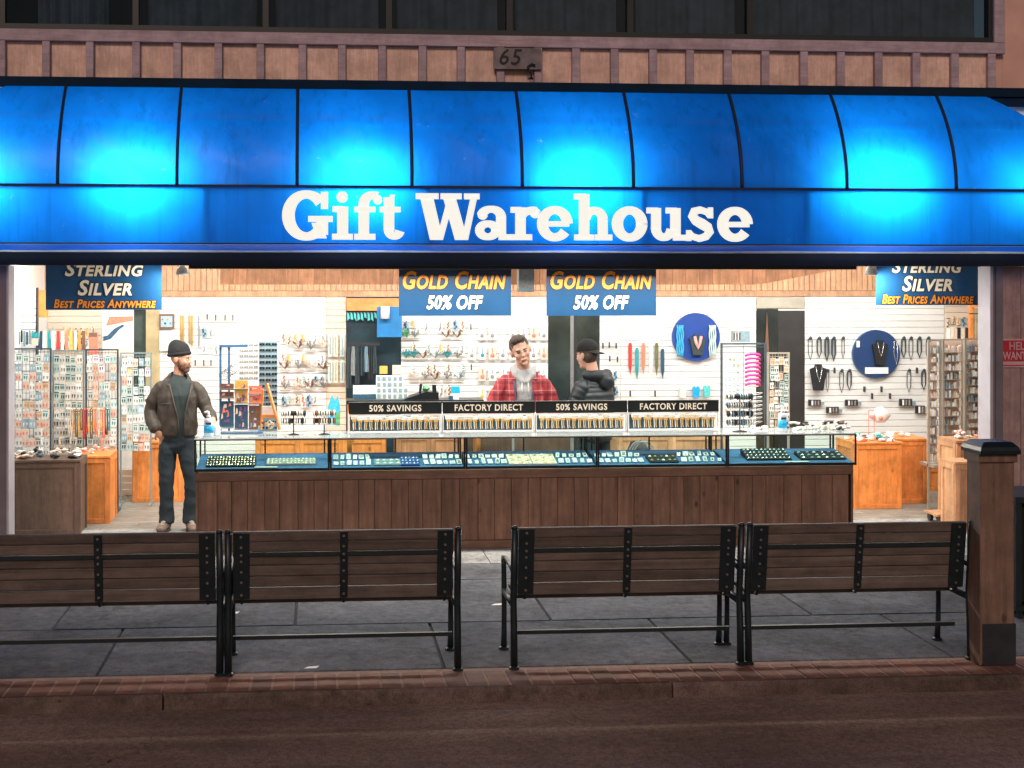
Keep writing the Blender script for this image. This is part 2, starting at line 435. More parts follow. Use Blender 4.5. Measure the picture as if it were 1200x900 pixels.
# kerb stones
x = -7.0; i = 0
while x < 12:
    L = 3.05
    mb = MB(); b = .02
    mb.add([(x, YK, -.3), (x+L-.012, YK, -.3), (x+L-.012, YK, -b), (x, YK, -b), (x, YK+b, 0), (x+L-.012, YK+b, 0), (x, YK+.05, 0), (x+L-.012, YK+.05, 0)],
           [(0, 1, 2, 3), (3, 2, 5, 4), (4, 5, 7, 6), (1, 7, 5, 2), (0, 3, 4, 6)])
    mb.build('kerb_stone', 'kerb_concrete', side); x += L
# brick band
mb = MB(); mb.box(-8, 13, YK+.05, YK+.44, -.2, -.006); mb.build('mortar_bed', 'mortar', side)
bk = MB(); bk.box(-.057, .057, 0, .315, -.05, .0)
bme = bk.mesh('brick', 'brick_red')
for r in range(1):
    x = -4.4
    while x < 7.6:
        o = place(bme, 'brick', (x, YK+.056+r*.194, -.001+random.uniform(-.003, .001)), parent=side, rot=(random.uniform(-.006, .006), random.uniform(-.01, .01), random.uniform(-.012, .012)))
        x += .131
# paving slabs
def slab(x0, x1, y0, y1):
    g = .0035; b = .008; mb = MB()
    xa, xb, ya, yb = x0+g, x1-g, y0+g, y1-g
    z = random.uniform(-.002, .0015)
    mb.add([(xa, ya, -.04), (xb, ya, -.04), (xb, yb, -.04), (xa, yb, -.04), (xa+b, ya+b, z), (xb-b, ya+b, z), (xb-b, yb-b, z), (xa+b, yb-b, z)],
           [(4, 5, 6, 7), (0, 1, 5, 4), (1, 2, 6, 5), (2, 3, 7, 6), (3, 0, 4, 7)])
    mb.build('paving_slab', 'slab_concrete', side)
rows = [(YK+.445, 9.74, [wx(p, 9.6) for p in (141, 505, 765, 1040)]),
        (9.74, 11.15, [wx(p, 9.85) for p in (64, 346, 643, 946)]),
        (11.15, 11.78, [wx(p, 11.3) for p in (150, 420, 690, 980)])]
for y0, y1, xs in rows:
    xs = sorted([xs[0]-1.55*k for k in range(1, 5)]+xs+[xs[-1]+1.6*k for k in range(1, 6)])
    for a, b in zip(xs, xs[1:]): slab(a, b, y0, y1)
concrete('light_spill_concrete', (.26, .265, .26))  # paler slabs: shop light spilled before the counter is put into the colour
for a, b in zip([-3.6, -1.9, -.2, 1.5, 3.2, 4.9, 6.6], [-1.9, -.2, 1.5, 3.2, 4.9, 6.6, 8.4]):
    mb = MB(); mb.box(a+.004, b-.004, 11.786, 12.594, -.05, .0); mb.build('light_spill_slab', 'light_spill_concrete', side)
# shop floor
YF = 12.6
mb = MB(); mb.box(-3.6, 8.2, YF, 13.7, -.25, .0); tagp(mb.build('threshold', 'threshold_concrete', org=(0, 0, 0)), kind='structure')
fl = MB(); fl.box(-4.2, 9.2, 13.7, 17.4, -.25, -.012); fl = tagp(fl.build('floor', 'joint_dirt', org=(0, 0, 0)), kind='structure')
y = 13.702
while y < 16.3:
    x = -4.2+random.uniform(-1, 0)
    while x < 9.2:
        L = random.uniform(1.8, 3.2)
        mb = MB(); mb.box(max(x, -4.2), min(x+L-.004, 9.2), y, y+.118, -.011, .0); mb.build('floor_board', 'floor_wood', fl); x += L
    y += .122

# ================================================================== interior shell
YB = 16.3
LX, RX = wx(-60, YB), wx(1330, YB)
back = tagp(MB().box(LX, RX, YB+.014, YB+.15, 0, 3.0).build('back_wall', 'groove_tan', org=(0, 0, 0)), kind='structure')
tagp(MB().box(LX-.2, RX+.2, YF+.1, YB+.2, 2.95, 3.05).build('ceiling', 'ceiling_white', org=(0, 0, 0)), kind='structure')
tagp(MB().box(wx(-10, YF)-.35, wx(-10, YF)-.25, YF+.1, YB+.1, 0, 2.95).build('left_wall', 'slat_white', org=(0, 0, 0)), kind='structure')
rwx = wx(1165, YF)+2.3
rw = tagp(MB().box(rwx, rwx+.1, YF+.1, YB+.1, 0, 2.95).build('right_wall', 'slat_cream', org=(0, 0, 0)), kind='structure')
def zb(px, py, Y=YB): return wz(px, py, Y)
def slats(px0, px1, ztop, zbot, mat, Y=YB, par=None):
    par = par or back
    x0, x1 = wx(px0, Y), wx(px1, Y)
    mb = MB(); mb.bbox(0, x1-x0, 0, .018, 0, .0695, .004); me = mb.mesh('slat', mat)
    z = ztop-.0695
    while z > zbot-.03:
        place(me, 'slat', (x0, Y, z), parent=par); z -= .0762
ZT = zb(600, 348)
slats(187, 382, ZT, .0, 'slat_white')
slats(382.6, 405.5, ZT, .0, 'slat_cream')
slats(470, 641.5, ZT, .4, 'slat_white')
slats(703, 726.5, ZT, .5, 'slat_white')
slats(727.5, 886, ZT, .0, 'slat_white')
slats(943.5, 1106.5, ZT, .0, 'slat_white')
slats(1107.5, 1138, ZT-.05, .0, 'slat_cream')
slats(56, 119, ZT, .3, 'slat_cream')
slats(138, 156, zb(150, 545), .02, 'slat_cream', 15.9)
# near left slat panel
lp = thing('slat_panel', 'tall white slatwall panel standing nearest the left side of the shop opening', 'wall panel', (wx(27, 15), 15.0, 0))
MB().box(wx(8, 15), wx(42, 15), 15.02, 15.06, 0, wz(27, 337, 15)).build('backing_board', 'groove_tan', lp)
slats(8, 42, wz(27, 337, 15), .0, 'slat_white', 15.0, lp)
MB().box(wx(42.3, 15), wx(44, 15), 14.99, 15.06, 0, wz(27, 337, 15)).build('edge_trim', 'c_black', lp)
# wood friezes on the back wall
hb = MB(); hb.box(wx(45, YB), wx(1165, YB), YB-.02, YB+.05, ZT+.004, ZT+.07); hb.build('frieze_rail', 'pine_board', back)
nb = MB(); x = wx(0, YB); k = 0
while x < wx(1190, YB):
    nb.bbox(x, x+.062, YB-.004+random.uniform(0, .003), YB+.04, ZT+.073, 2.94, .005); x += .0665
o = nb.build('frieze_boards', 'pine_board', back); o['kind'] = 'stuff'
# timber post by left panel, boards over the openings
MB().boxp(44.5, 55.5, 340, 372, 15.6, .05).build('corner_post', 'pine_orange', back)
MB().boxp(406, 470, 349.5, 364, YB-.04, .05).build('lintel_board', 'pine_orange_h', back)
MB().boxp(171, 187, 350, 470, YB-.01, .05).build('cover_board', 'tan_board', back)
MB().boxp(157, 171, 350, 470, YB+.0, .05).build('dark_recess', 'mirror_dark', back)
MB().box(wx(405.7, YB), wx(470, YB), YB+.0, YB+.04, .0, ZT).build('dark_recess', 'teal_dark', back)
mr = thing('mirror', 'tall dark mirror panel on the back wall between the two customers', 'mirror', (wx(672, YB), YB, .5))
MB().box(wx(642.5, YB), wx(702.5, YB), YB+.0, YB+.045, .3, ZT).build('mirror_glass', 'mirror_dark', mr)
MB().box(wx(668, YB), wx(672, YB), YB-.02, YB-.001, .3, ZT).build('frame_bar', 'chrome', mr)
MB().box(wx(672.2, YB), wx(675.5, YB), YB-.018, YB-.001, .3, ZT).build('frame_bar', 'c_black', mr)
# doorway
dr = thing('doorway', 'dark open doorway in the white slatted back wall', 'doorway', (wx(914, YB), YB, 0))
MB().box(wx(886.5, YB), wx(943, YB), YB+.003, YB+.03, .0, ZT-.17).build('door_panel', 'door_dark', dr)
MB().boxp(886.5, 943, 349, 361, YB-.01, .055).build('door_head', 'beige_board', dr)
MB().box(wx(887, YB), wx(912, YB), YB, YB+.015, 0, zb(900, 362)).build('door_edge', 'mirror_dark', dr)
MB().prism([(wx(895, YB), zb(895, 425)), (wx(901, YB), zb(900, 425)), (wx(898, YB), zb(898, 366))], YB-.03, YB-.01).build('closed_umbrella', 'c_brown', dr)
# dropped wooden bulkhead, near the front
YH = 14.0
bh = tagp(bpy.data.objects.new('ceiling_bulkhead', None), kind='structure'); COL.objects.link(bh)
bh.location = (wx(560, YH), YH, 2.4)
px = 258.0
def pbf(q): return 333.5 if q < 890 else 333.5-(q-890)*.19
while px < 1010:
    n_ = px+15.6; ya = YH+random.uniform(0, .003); xa, xb = wx(px, YH), wx(n_, YH)-.003
    MB().prism([(xa, wz(px, pbf(px), YH)), (xb, wz(n_, pbf(n_), YH)), (xb, 2.94), (xa, 2.94)], ya, YH+.05).build('bulkhead_board', 'pine_dark', bh)
    px = n_
for p in (262, 375, 480, 620, 700, 850):
    pass
MB().box(wx(262, YH), wx(1000, YH), YH+.051, YH+.09, 2.60, 2.94).build('backing_board', 'pine_dark', bh)
# shop lights
def shop_lamp(x0, x1, Y, z, watts, tilt=0, label='', col=(1, .95, .86), wid=.22, glowm=True):
    t = thing('ceiling_light', label, 'ceiling light', ((x0+x1)/2, Y, z), 'strip lights in the shop ceiling')
    MB().box(x0, x1, Y-.06, Y+.06, z+.02, z+.07).build('housing', 'c_black', t)
    ld = bpy.data.lights.new('lamp', 'AREA'); ld.shape = 'RECTANGLE'; ld.size = (x1-x0); ld.size_y = wid; ld.energy = watts; ld.color = col
    lo = bpy.data.objects.new('lamp', ld); COL.objects.link(lo); lo.parent = t; lo.location = (0, 0, .0); lo.rotation_euler = (R(tilt), 0, 0)
a, b = wx(222, 12.64), wx(1000, 12.64)
shop_lamp(a, b, 12.62, 2.545, 230, -6, 'long black strip light just inside the top of the shop opening', (1, .93, .80), .16)
for i, (p0, p1) in enumerate(((20, 330), (340, 600), (610, 880), (890, 1160))):
    shop_lamp(wx(p0, 14.6), wx(p1, 14.6), 14.6, 2.80, 78, 34, '%s strip light from the left above the shop back wall' % ORD[i], (1, .97, .92), .25)
for i, (p0, p1) in enumerate(((60, 560), (640, 1140))):
    shop_lamp(wx(p0, 13.4), wx(p1, 13.4), 13.4, 2.84, 62, 0, '%s strip light from the left over the shop counter' % ORD[i], (1, .96, .90), .25)
# spot fixtures glimpsed under the header
for p, lb in ((214, 'white lamp shade under the opening head beside the left silver sign'), (1021, 'white lamp shade under the opening head beside the right silver sign')):
    t = thing('spot_light', lb, 'lamp', P(p, 318, 12.84), 'white lamp shades under the opening head')
    MB().lathe([(.02, .06), (.05, .03), (.062, -.02), (.055, -.035)], P(p, 318, 12.84), 14).build('shade', 'plastic_white', t, True)
    ld = bpy.data.lights.new('bulb', 'SPOT'); ld.energy = 90; ld.color = (1, .93, .82); ld.shadow_soft_size = .04; ld.spot_size = R(150); ld.spot_blend = 1
    lo = bpy.data.objects.new('bulb', ld); COL.objects.link(lo); lo.parent = t; lo.location = (0, -.03, -.045); lo.rotation_euler = (R(52), 0, R(62 if p < 600 else -62))
    MB().cyl(P(p, 318, 12.84)+Vector((0, 0, .05)), P(p, 318, 12.84)+Vector((0, .05, .35)), .012).build('arm', 'c_black', t)
t = thing('cylinder_speaker', 'grey boxy ceiling speaker between the two gold chain signs', 'speaker', P(617, 325, 13.3))
q = P(617, 325, 13.3)
MB().boxp(608, 626, 300, 342, 13.3, .12).build('body', 'c_grey', t)
MB().boxp(610, 624, 338, 341, 13.292, .01).build('grille', 'c_steel', t)

# ================================================================== facade
YW = 12.55
bd = thing('shop_building', 'gift shop building with peach panelled upper front over the blue awning', 'building', (wx(600, YW), YW, 0))
xl, xr = wx(10, YW), wx(1158, YW)
zt = lambda py: wz(600, py, YW)
# header over the opening and the walls beside it
MB().box(xl-3.5, xr+3.5, YW-.05, YW+.02, 2.595, 2.715).build('header_beam', 'header_dark', bd)
MB().box(xl-3.5, xr+3.5, YW, YW+.14, 2.72, 4.22).build('wall_behind_awning', 'ceiling_white', bd)
MB().box(xl-3.5, xl-.07, YW+.02, YW+.14, 0, 2.594).build('left_front_wall', 'siding', bd)
MB().box(xl-.07, xl-.01, YW-.03, YW+.2, 0, 2.594).build('left_jamb', 'jamb_grey', bd)
MB().box(xl-.009, xl+.01, YW-.04, YW+.2, 0, 2.594).build('left_jamb_edge', 'jamb_light', bd)
x = xr
MB().box(x, x+.028, YW-.04, YW+.2, 0, 2.594).build('jamb_edge', 'jamb_light', bd)
MB().box(x+.03, x+.055, YW-.03, YW+.2, 0, 2.594).build('jamb_rebate', 'jamb_grey', bd)
MB().box(x+.056, x+.125, YW-.045, YW+.1, 0, 2.594).build('right_jamb', 'jamb_grey', bd)
sx = x+.128
while sx < x+3.5:
    MB().bbox(sx, sx+.197, YW, YW+.1, 0, 2.594, .006).build('siding_board', 'siding', bd); sx += .2
MB().box(x+.13, x+3.5, YW+.101, YW+.15, 0, 2.594).build('right_front_wall', 'siding', bd)
# navy beam and panel band
MB().box(xl-3.6, xr+3.6, YW-.10, YW+.1, zt(108.5), zt(98)).build('navy_beam', 'beam_navy', bd)
MB().box(wx(1160, YW), xr+3.6, YW-.075, YW-.001, zt(119), zt(109)).build('navy_beam_end', 'beam_navy', bd)
edges = [-150, -96, -44, 8, 60, 111, 165, 213, 261, 310, 359, 405, 452, 499, 544, 590, 634, 678, 723, 768, 811, 855, 899, 944, 987, 1031, 1075, 1120, 1163]
za, zc = zt(97.8), zt(57)
for e0, e1 in zip(edges, edges[1:]):
    X0 = wx(e0-9, YW); X1 = wx(e0, YW)
    MB().bbox(X0, X1, YW-.07, YW+.0, za, zc, .004).build('batten', 'mauve_trim', bd)
    MB().box(X1+.001, wx(e1-9, YW)-.001, YW-.02, YW+.06, za, zc).build('peach_panel', 'peach_ply', bd)
MB().bbox(wx(1154, YW), wx(1163, YW), YW-.07, YW+.0, za, zc, .004).build('batten', 'mauve_trim', bd)
MB().bbox(wx(-170, YW), wx(1173.5, YW), YW-.075, YW+.06, zc+.002, zt(43.5), .005).build('sill_board', 'mauve_trim', bd)
MB().bbox(wx(1161, YW), wx(1173.5, YW), YW-.074, YW+.06, zt(43.3), 6.2, .004).build('window_side_trim', 'mauve_trim', bd)
sx = wx(1174, YW)
while sx < xr+3.5:
    MB().bbox(sx, sx+.297, YW, YW+.1, za, 6.2, .006).build('siding_board', 'peach_panel', bd); sx += .3
sx = wx(1164, YW)
MB().box(sx, wx(1174, YW)-.002, YW, YW+.05, za, zt(57)).build('siding_board', 'peach_panel', bd)
# upper windows
MB().box(wx(-170, YW), wx(1160.5, YW), YW-.05, YW+.05, zt(43.2), zt(37)).build('window_sill', 'window_bronze', bd)
MB().box(wx(-170, YW), wx(1160.5, YW), YW+.6, YW+.7, 4.5, 6.2).build('room_back', 'room_dark', bd)
mull = [4, 160, 312, 456, 597, 738, 878, 1160]
for p in mull:
    MB().box(wx(p-4, YW), wx(p+3, YW), YW-.04, YW+.05, zt(36.8), 6.2).build('window_mullion', 'window_bronze', bd)
for a, b in zip([-170]+mull, mull):
    if b-a < 10: continue
    MB().box(wx(a+3.3, YW), wx(b-4.3, YW), YW+.0, YW+.006, zt(36.8), 6.2).build('window_pane', 'window_glass', bd)
    cm = MB(); X0, X1 = wx(a+6, YW), wx(b-6, YW); n = int((X1-X0)/.012); vs = []; ph = random.random()*9
    gap = .08 if a != 4 else .45
    for i in range(n+1):
        X = X0+gap*.5+(X1-X0-gap)*i/n
        for z, kk in ((zt(36), .7), (5.2, .9), (6.2, 1.0)):
            yy = YW+.16+.035*kk*math.sin(i*.42+ph+.8*math.sin(i*.07+z*.8))+.02*math.sin(i*.15+ph)
            vs.append((X+.01*math.sin(i*.3+z*2), yy, z))
    cm.add(vs, [(3*i+j, 3*i+3+j, 3*i+4+j, 3*i+1+j) for i in range(n) for j in (0, 1)])
    cm.build('curtain', 'curtain', bd, True)
# house number board
nbd = thing('number_board', 'weathered grey board with the house number nailed over the peach panels', 'sign', P(605, 70, YW-.08))
MB().box(wx(577, YW), wx(632, YW), YW-.105, YW-.072, wz(605, 83, YW), wz(605, 58.5, YW)).build('board', 'aged_board', nbd)
text_mb('65', wx(583.5, YW), wx(609.5, YW), wz(605, 78.5, YW), wz(605, 59.5, YW), YW-.109, shear=.22, off=.012, space=1.15).build('digits', 'ink', nbd)
hk = [P(627+a, b, YW-.12) for a, b in ((0, 77), (-4, 75), (-8, 78), (-9, 83), (-5, 86), (-4, 90), (-8, 92), (-2, 92))]
t = MB().tube(hk, .011, 6).build('iron_hook', 'ink', None, True); tagp(t, 'curled black iron hook hanging from the house number board', 'hook')

# help wanted sign
hw = thing('help_wanted_sign', 'red help wanted sign on the siding right of the opening', 'sign', P(1190, 413, YW-.02))
X0 = wx(1170, YW); X1 = X0+.395; Za, Zb = wz(1185, 430.5, YW), wz(1185, 397, YW)
MB().box(X0, X1, YW-.012, YW-.004, Za, Zb).build('border', mk('sign_pink', (.52, .33, .36), .4), hw)
MB().box(X0+.016, X1-.016, YW-.015, YW-.0122, Za+.015, Zb-.015).build('red_field', mk('sign_red', (.42, .02, .035), .4), hw)
text_mb('HELP', X0+.10, X0+.295, wz(1185, 410, YW), wz(1185, 400.5, YW), YW-.017, off=.02).build('lettering', M['sign_pink'], hw)
text_mb('WANTED', X0+.035, X1-.035, wz(1185, 421.5, YW), wz(1185, 412, YW), YW-.017, off=.02).build('lettering', M['sign_pink'], hw)
MB().box(X0+.03, X1-.03, YW-.017, YW-.0152, wz(1185, 427.5, YW), wz(1185, 423.5, YW)).build('write_on_strip', M['sign_pink'], hw)

# ================================================================== awning
YV = 12.06; ZVB, ZVT, ZTOP = wz(604, 285.5, 12.06), wz(604, 219.5, 12.06), 4.215; AW = YW-.07-YV
aw = thing('awning', 'long blue barrel awning glowing from lamps inside with white slab lettering', 'awning', (wx(600, YV), YV, ZVB))
ribs_px = [78, 213, 349, 479, 604, 730, 853, 972, 1096]
ribx = [wx(p, YW-.07) for p in ribs_px]
RE = .78
XL, XR = wx(12, YW)-RE, wx(1148, YW)+RE
def prof(t):   # 0 at valance top, 1 at wall
    return YV+AW*t*t, ZVT+(ZTOP-ZVT)*t
NT = 26
def endx(side, t):
    return (XL+RE*t*t) if side < 0 else (XR-RE*t*t)
bounds = [None]+ribx+[None]
for i in range(len(bounds)-1):
    mb = MB(); nx = 22; vs = []
    for j in range(NT+1):
        t = j/NT; y, z = prof(t)
        a = bounds[i] if bounds[i] is not None else endx(-1, t)
        b = bounds[i+1] if bounds[i+1] is not None else endx(1, t)
        for k in range(nx+1):
            u = k/nx
            sag = .012*math.sin(math.pi*u)*math.sin(math.pi*t)+.006*math.sin(3*math.pi*u+i)*t*(1-t)
            crease = .014*math.exp(-((t-.63-.03*math.sin(math.pi*u))/.022)**2)
            X_ = a+(b-a)*u
            wr = .016*noise.noise(Vector((X_*2.2+z*2.5, z*1.3-X_*.8, i*3.1)))*math.sin(math.pi*t)**.5+.007*noise.noise(Vector((X_*7+z*9, z*3, i)))*math.sin(math.pi*u)
            vs.append((X_, y+(sag+crease+wr)*.8, z-(sag+crease+wr)))
    mb.add(vs, [(j*(nx+1)+k, j*(nx+1)+k+1, (j+1)*(nx+1)+k+1, (j+1)*(nx+1)+k) for j in range(NT) for k in range(nx)])
    mb.build('canopy_panel', 'awning_canvas', aw, True)
for s in (-1, 1):
    mb = MB(); vs = []
    for j in range(NT+1):
        t = j/NT; y, z = prof(t); X = endx(s, t)
        vs += [(X, y, z), (X, YW-.02, z)]
    mb.add(vs, [(2*j, 2*j+1, 2*j+3, 2*j+2) for j in range(NT)]); mb.build('end_panel', 'awning_canvas', aw, True)
    X = endx(s, 0)
    mb = MB(); mb.add([(X, YV, ZVB), (X, YW-.02, ZVB), (X, YW-.02, ZVT), (X, YV, ZVT)], [(0, 1, 2, 3)]); mb.build('end_valance', 'awning_canvas', aw)
for X in ribx:
    pts = [Vector((X, *prof(j/NT)))+Vector((0, -.008, .006)) for j in range(NT+1)]
    MB().tube(pts, .0155, 6).build('rib', 'awning_seam', aw, True)
# valance sheet
vs = []; nx = 140; mb = MB()
for k in range(nx+1):
    X = XL+(XR-XL)*k/nx
    for j in range(6):
        z = ZVB+(ZVT-ZVB)*j/5
        vs.append((X, YV+(.005*math.sin(X*3.1)+.010*noise.noise(Vector((X*1.7, z*2, 0)))+.006*noise.noise(Vector((X*5+z*6, z*2, 4))))*math.sin(j/5*math.pi), z))
mb.add(vs, [(k*6+j, (k+1)*6+j, (k+1)*6+j+1, k*6+j+1) for k in range(nx) for j in range(5)])
mb.build('valance', 'awning_canvas', aw, True)
MB().box(XL, XR, YV-.012, YV+.012, ZVT-.009, ZVT+.009).build('valance_seam', 'awning_seam', aw)
MB().box(XL, XR, YV-.01, YV+.014, ZVB-.012, ZVB).build('hem_seam', 'awning_seam', aw)
# cloth soffit, sagging between ties
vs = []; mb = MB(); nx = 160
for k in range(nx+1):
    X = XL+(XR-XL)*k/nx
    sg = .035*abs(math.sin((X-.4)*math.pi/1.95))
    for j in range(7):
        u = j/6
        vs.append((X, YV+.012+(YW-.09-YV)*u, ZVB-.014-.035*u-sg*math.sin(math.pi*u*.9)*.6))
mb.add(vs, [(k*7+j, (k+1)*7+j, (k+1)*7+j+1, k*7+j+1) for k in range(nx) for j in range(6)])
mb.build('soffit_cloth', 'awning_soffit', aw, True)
# frame inside
for p in (238, 498, 752, 950, -20, 1215):
    X = wx(p, YV); mb = MB(); mb.cyl((X, YV+.035, ZVB+.01), (X, YV+.035, ZVT), .018); mb.cyl((X, YV+.035, ZVT-.02), (X, YW-.05, ZVT-.02), .018); mb.build('frame_tube', 'dark_steel', aw)
MB().cyl((XL+.02, YV+.035, ZVT-.01), (XR-.02, YV+.035, ZVT-.01), .016).build('frame_rail', 'dark_steel', aw)
# lamps inside the awning
for i, p in enumerate((-15, 162, 425, 672, 1020, 1190)):
    X = wx(p, YV+.3)
    pos = Vector((X, YV+.30, 3.29))
    t = thing('awning_lamp', '%s lamp from the left glowing behind the blue awning cloth' % ORD[i], 'lamp', pos, 'lamps inside the awning')
    MB().box(X-.1, X+.1, YV+.34, YV+.40, 3.23, 3.35).build('housing', 'c_black', t)
    MB().cyl((X, YV+.40, 3.29), (X, YW-.01, 3.29), .012).build('arm', 'dark_steel', t)
    ld = bpy.data.lights.new('bulb', 'POINT'); ld.energy = (24, 30, 30, 33, 33, 14)[i]; ld.shadow_soft_size = .12; ld.color = (.92, 1, .97)
    lo = bpy.data.objects.new('bulb', ld); COL.objects.link(lo); lo.parent = t; lo.location = (0, -.02, 0)
    l2 = bpy.data.lights.new('beam', 'AREA'); l2.shape = 'RECTANGLE'; l2.size = .80; l2.size_y = .36; l2.energy = (4, 8.5, 8.5, 8.5, 9.5, 2.5)[i]; l2.color = (.92, 1, .97); l2.spread = R(125)
    lb = bpy.data.objects.new('beam', l2); COL.objects.link(lb); lb.parent = t; lb.location = (0, .045, .035); lb.rotation_euler = (R(-94), 0, R((-6, 5, -8, 7, -4, 0)[i]))

# lettering in photo pixels (baseline 281.5)
class G:
    def __init__(s): s.mb = MB(); s.k = 0
    def pt(s, x, y):
        X = wx(x, YV); return (X, wz(604, y, YV))
    def quadstrip(s, L, Rr):
        s.k += 1; Y = YV-.008-.0004*(s.k % 7)
        vs = [(*[s.pt(*p)[0]], Y, s.pt(*p)[1]) for p in L+Rr]; n = len(L)
        s.mb.add(vs, [(i, i+1, n+i+1, n+i) for i in range(n-1)])
    def rect(s, x0, y0, x1, y1): s.quadstrip([(x0, y0), (x1, y0)], [(x0, y1), (x1, y1)])
    def path(s, pts):   # (x,y,w)
        L = []; Q = []
        for i, p in enumerate(pts):
            a = pts[max(i-1, 0)]; b = pts[min(i+1, len(pts)-1)]
            dx, dy = b[0]-a[0], b[1]-a[1]; l = math.hypot(dx, dy) or 1; nx_, ny_ = -dy/l, dx/l
            L.append((p[0]+nx_*p[2]/2, p[1]+ny_*p[2]/2)); Q.append((p[0]-nx_*p[2]/2, p[1]-ny_*p[2]/2))
        s.quadstrip(L, Q)
    def arc(s, cx, cy, rx, ry, a0, a1, ws, wt, n=28):   # ring centreline; ws width at sides, wt at top/bottom
        pts = []
        for i in range(n+1):
            a = R(a0+(a1-a0)*i/n); w_ = wt+(ws-wt)*abs(math.cos(a))**1.3
            pts.append((cx+rx*math.cos(a), cy-ry*math.sin(a), w_))
        s.path(pts)
    def ball(s, cx, cy, r): s.arc(cx, cy, r/2, r/2, 0, 360, r, r, 14)
    def para(s, x0, y0, x1, y1, w_): s.quadstrip([(x0-w_/2, y0), (x1-w_/2, y1)], [(x0+w_/2, y0), (x1+w_/2, y1)])
def slab_letters():
    g = G()
    # G
    g.arc(359, 253.5, 21, 24.3, 38, 322, 15, 9.5, 40); g.rect(376, 226, 384.5, 246); g.rect(371, 256, 384.5, 276); g.rect(361, 254, 390, 261); g.para(371,262,377,280,12)
    # i
    g.rect(395, 243, 408, 278); g.rect(389.5, 242.5, 402, 249.5); g.rect(389, 274.5, 413.5, 281.5); g.arc(401, 232, 3.4, 3.4, 0, 360, 6.8, 6.8, 16)
    # f
    g.rect(420, 240, 432.5, 278); g.rect(415, 274.5, 440, 281.5); g.rect(415, 243, 440, 249.5); g.arc(437, 240, 10.7, 10.3, 180, 62, 12.5, 9); g.ball(442.5, 235, 5.6)
    # t
    g.rect(449.5, 232, 462, 270); g.para(456, 243.5, 460, 229, 6); g.rect(444.5, 243, 469.5, 249.5); g.arc(462, 269, 6.5, 8, 178, 345, 12, 8.5, 16)
    # W
    g.rect(487, 227, 514, 234); g.rect(516, 227, 541, 234); g.rect(543.5, 227, 562, 234)
    g.para(499.5, 230, 511.5, 281.5, 15.5); g.para(529, 230, 515, 281.5, 8); g.para(526.5, 232, 540.5, 281.5, 15); g.para(555.5, 230, 544.5, 281.5, 8)
    # a
    g.arc(575.5, 255, 11.5, 9.7, 168, 0, 12, 8); g.ball(565.5, 252, 6); g.rect(581, 254, 593, 277); g.rect(584, 274.5, 598.5, 281.5); g.arc(571.5, 270, 9.6, 7.6, 0, 360, 11, 8)
    # r
    g.rect(603.5, 243, 616, 278); g.rect(598, 242.5, 611, 249.5); g.rect(598, 274.5, 623.5, 281.5); g.arc(624, 257, 13, 10.5, 180, 70, 9, 9); g.ball(627, 249.5, 6.3)
    # e x2
    for ex in (650, 861):
        g.arc(ex, 262, 14.5, 16, 0, 325, 13, 9.5, 36); g.rect(ex-10, 259, ex+17, 265.5)
    # h
    g.rect(678, 227, 690.5, 278); g.rect(672, 226.5, 686, 233.5); g.rect(672.5, 274.5, 696, 281.5); g.rect(700, 257, 712, 278); g.rect(696.5, 274.5, 717.5, 281.5); g.arc(696, 257, 10, 10.5, 178, 0, 12, 9)
    # o
    g.arc(737.5, 262, 14.3, 16, 0, 360, 13.5, 9.5, 36)
    # u
    g.rect(762.5, 243, 774.5, 267); g.rect(757, 242.5, 771, 249.5); g.rect(785, 243, 797.5, 278); g.rect(779.5, 242.5, 793, 249.5); g.rect(788, 274.5, 803.5, 281.5); g.arc(777.5, 266, 9.2, 11.5, 180, 350, 12, 9)
    # s
    g.path([(832, 253, 7), (828, 247.5, 8), (820, 245, 8.5), (813, 247, 10), (811, 252, 11), (815, 257.5, 11.5), (822, 261.5, 12.5), (829, 266, 12), (831, 271, 11), (827, 276.5, 9.5), (819, 279, 8.5), (811, 276.5, 8), (806.5, 271, 7)])
    g.rect(829, 242, 835.5, 255); g.rect(803.5, 269, 810, 282)
    return g.mb
o = slab_letters().build('lettering', 'letter_white', aw)

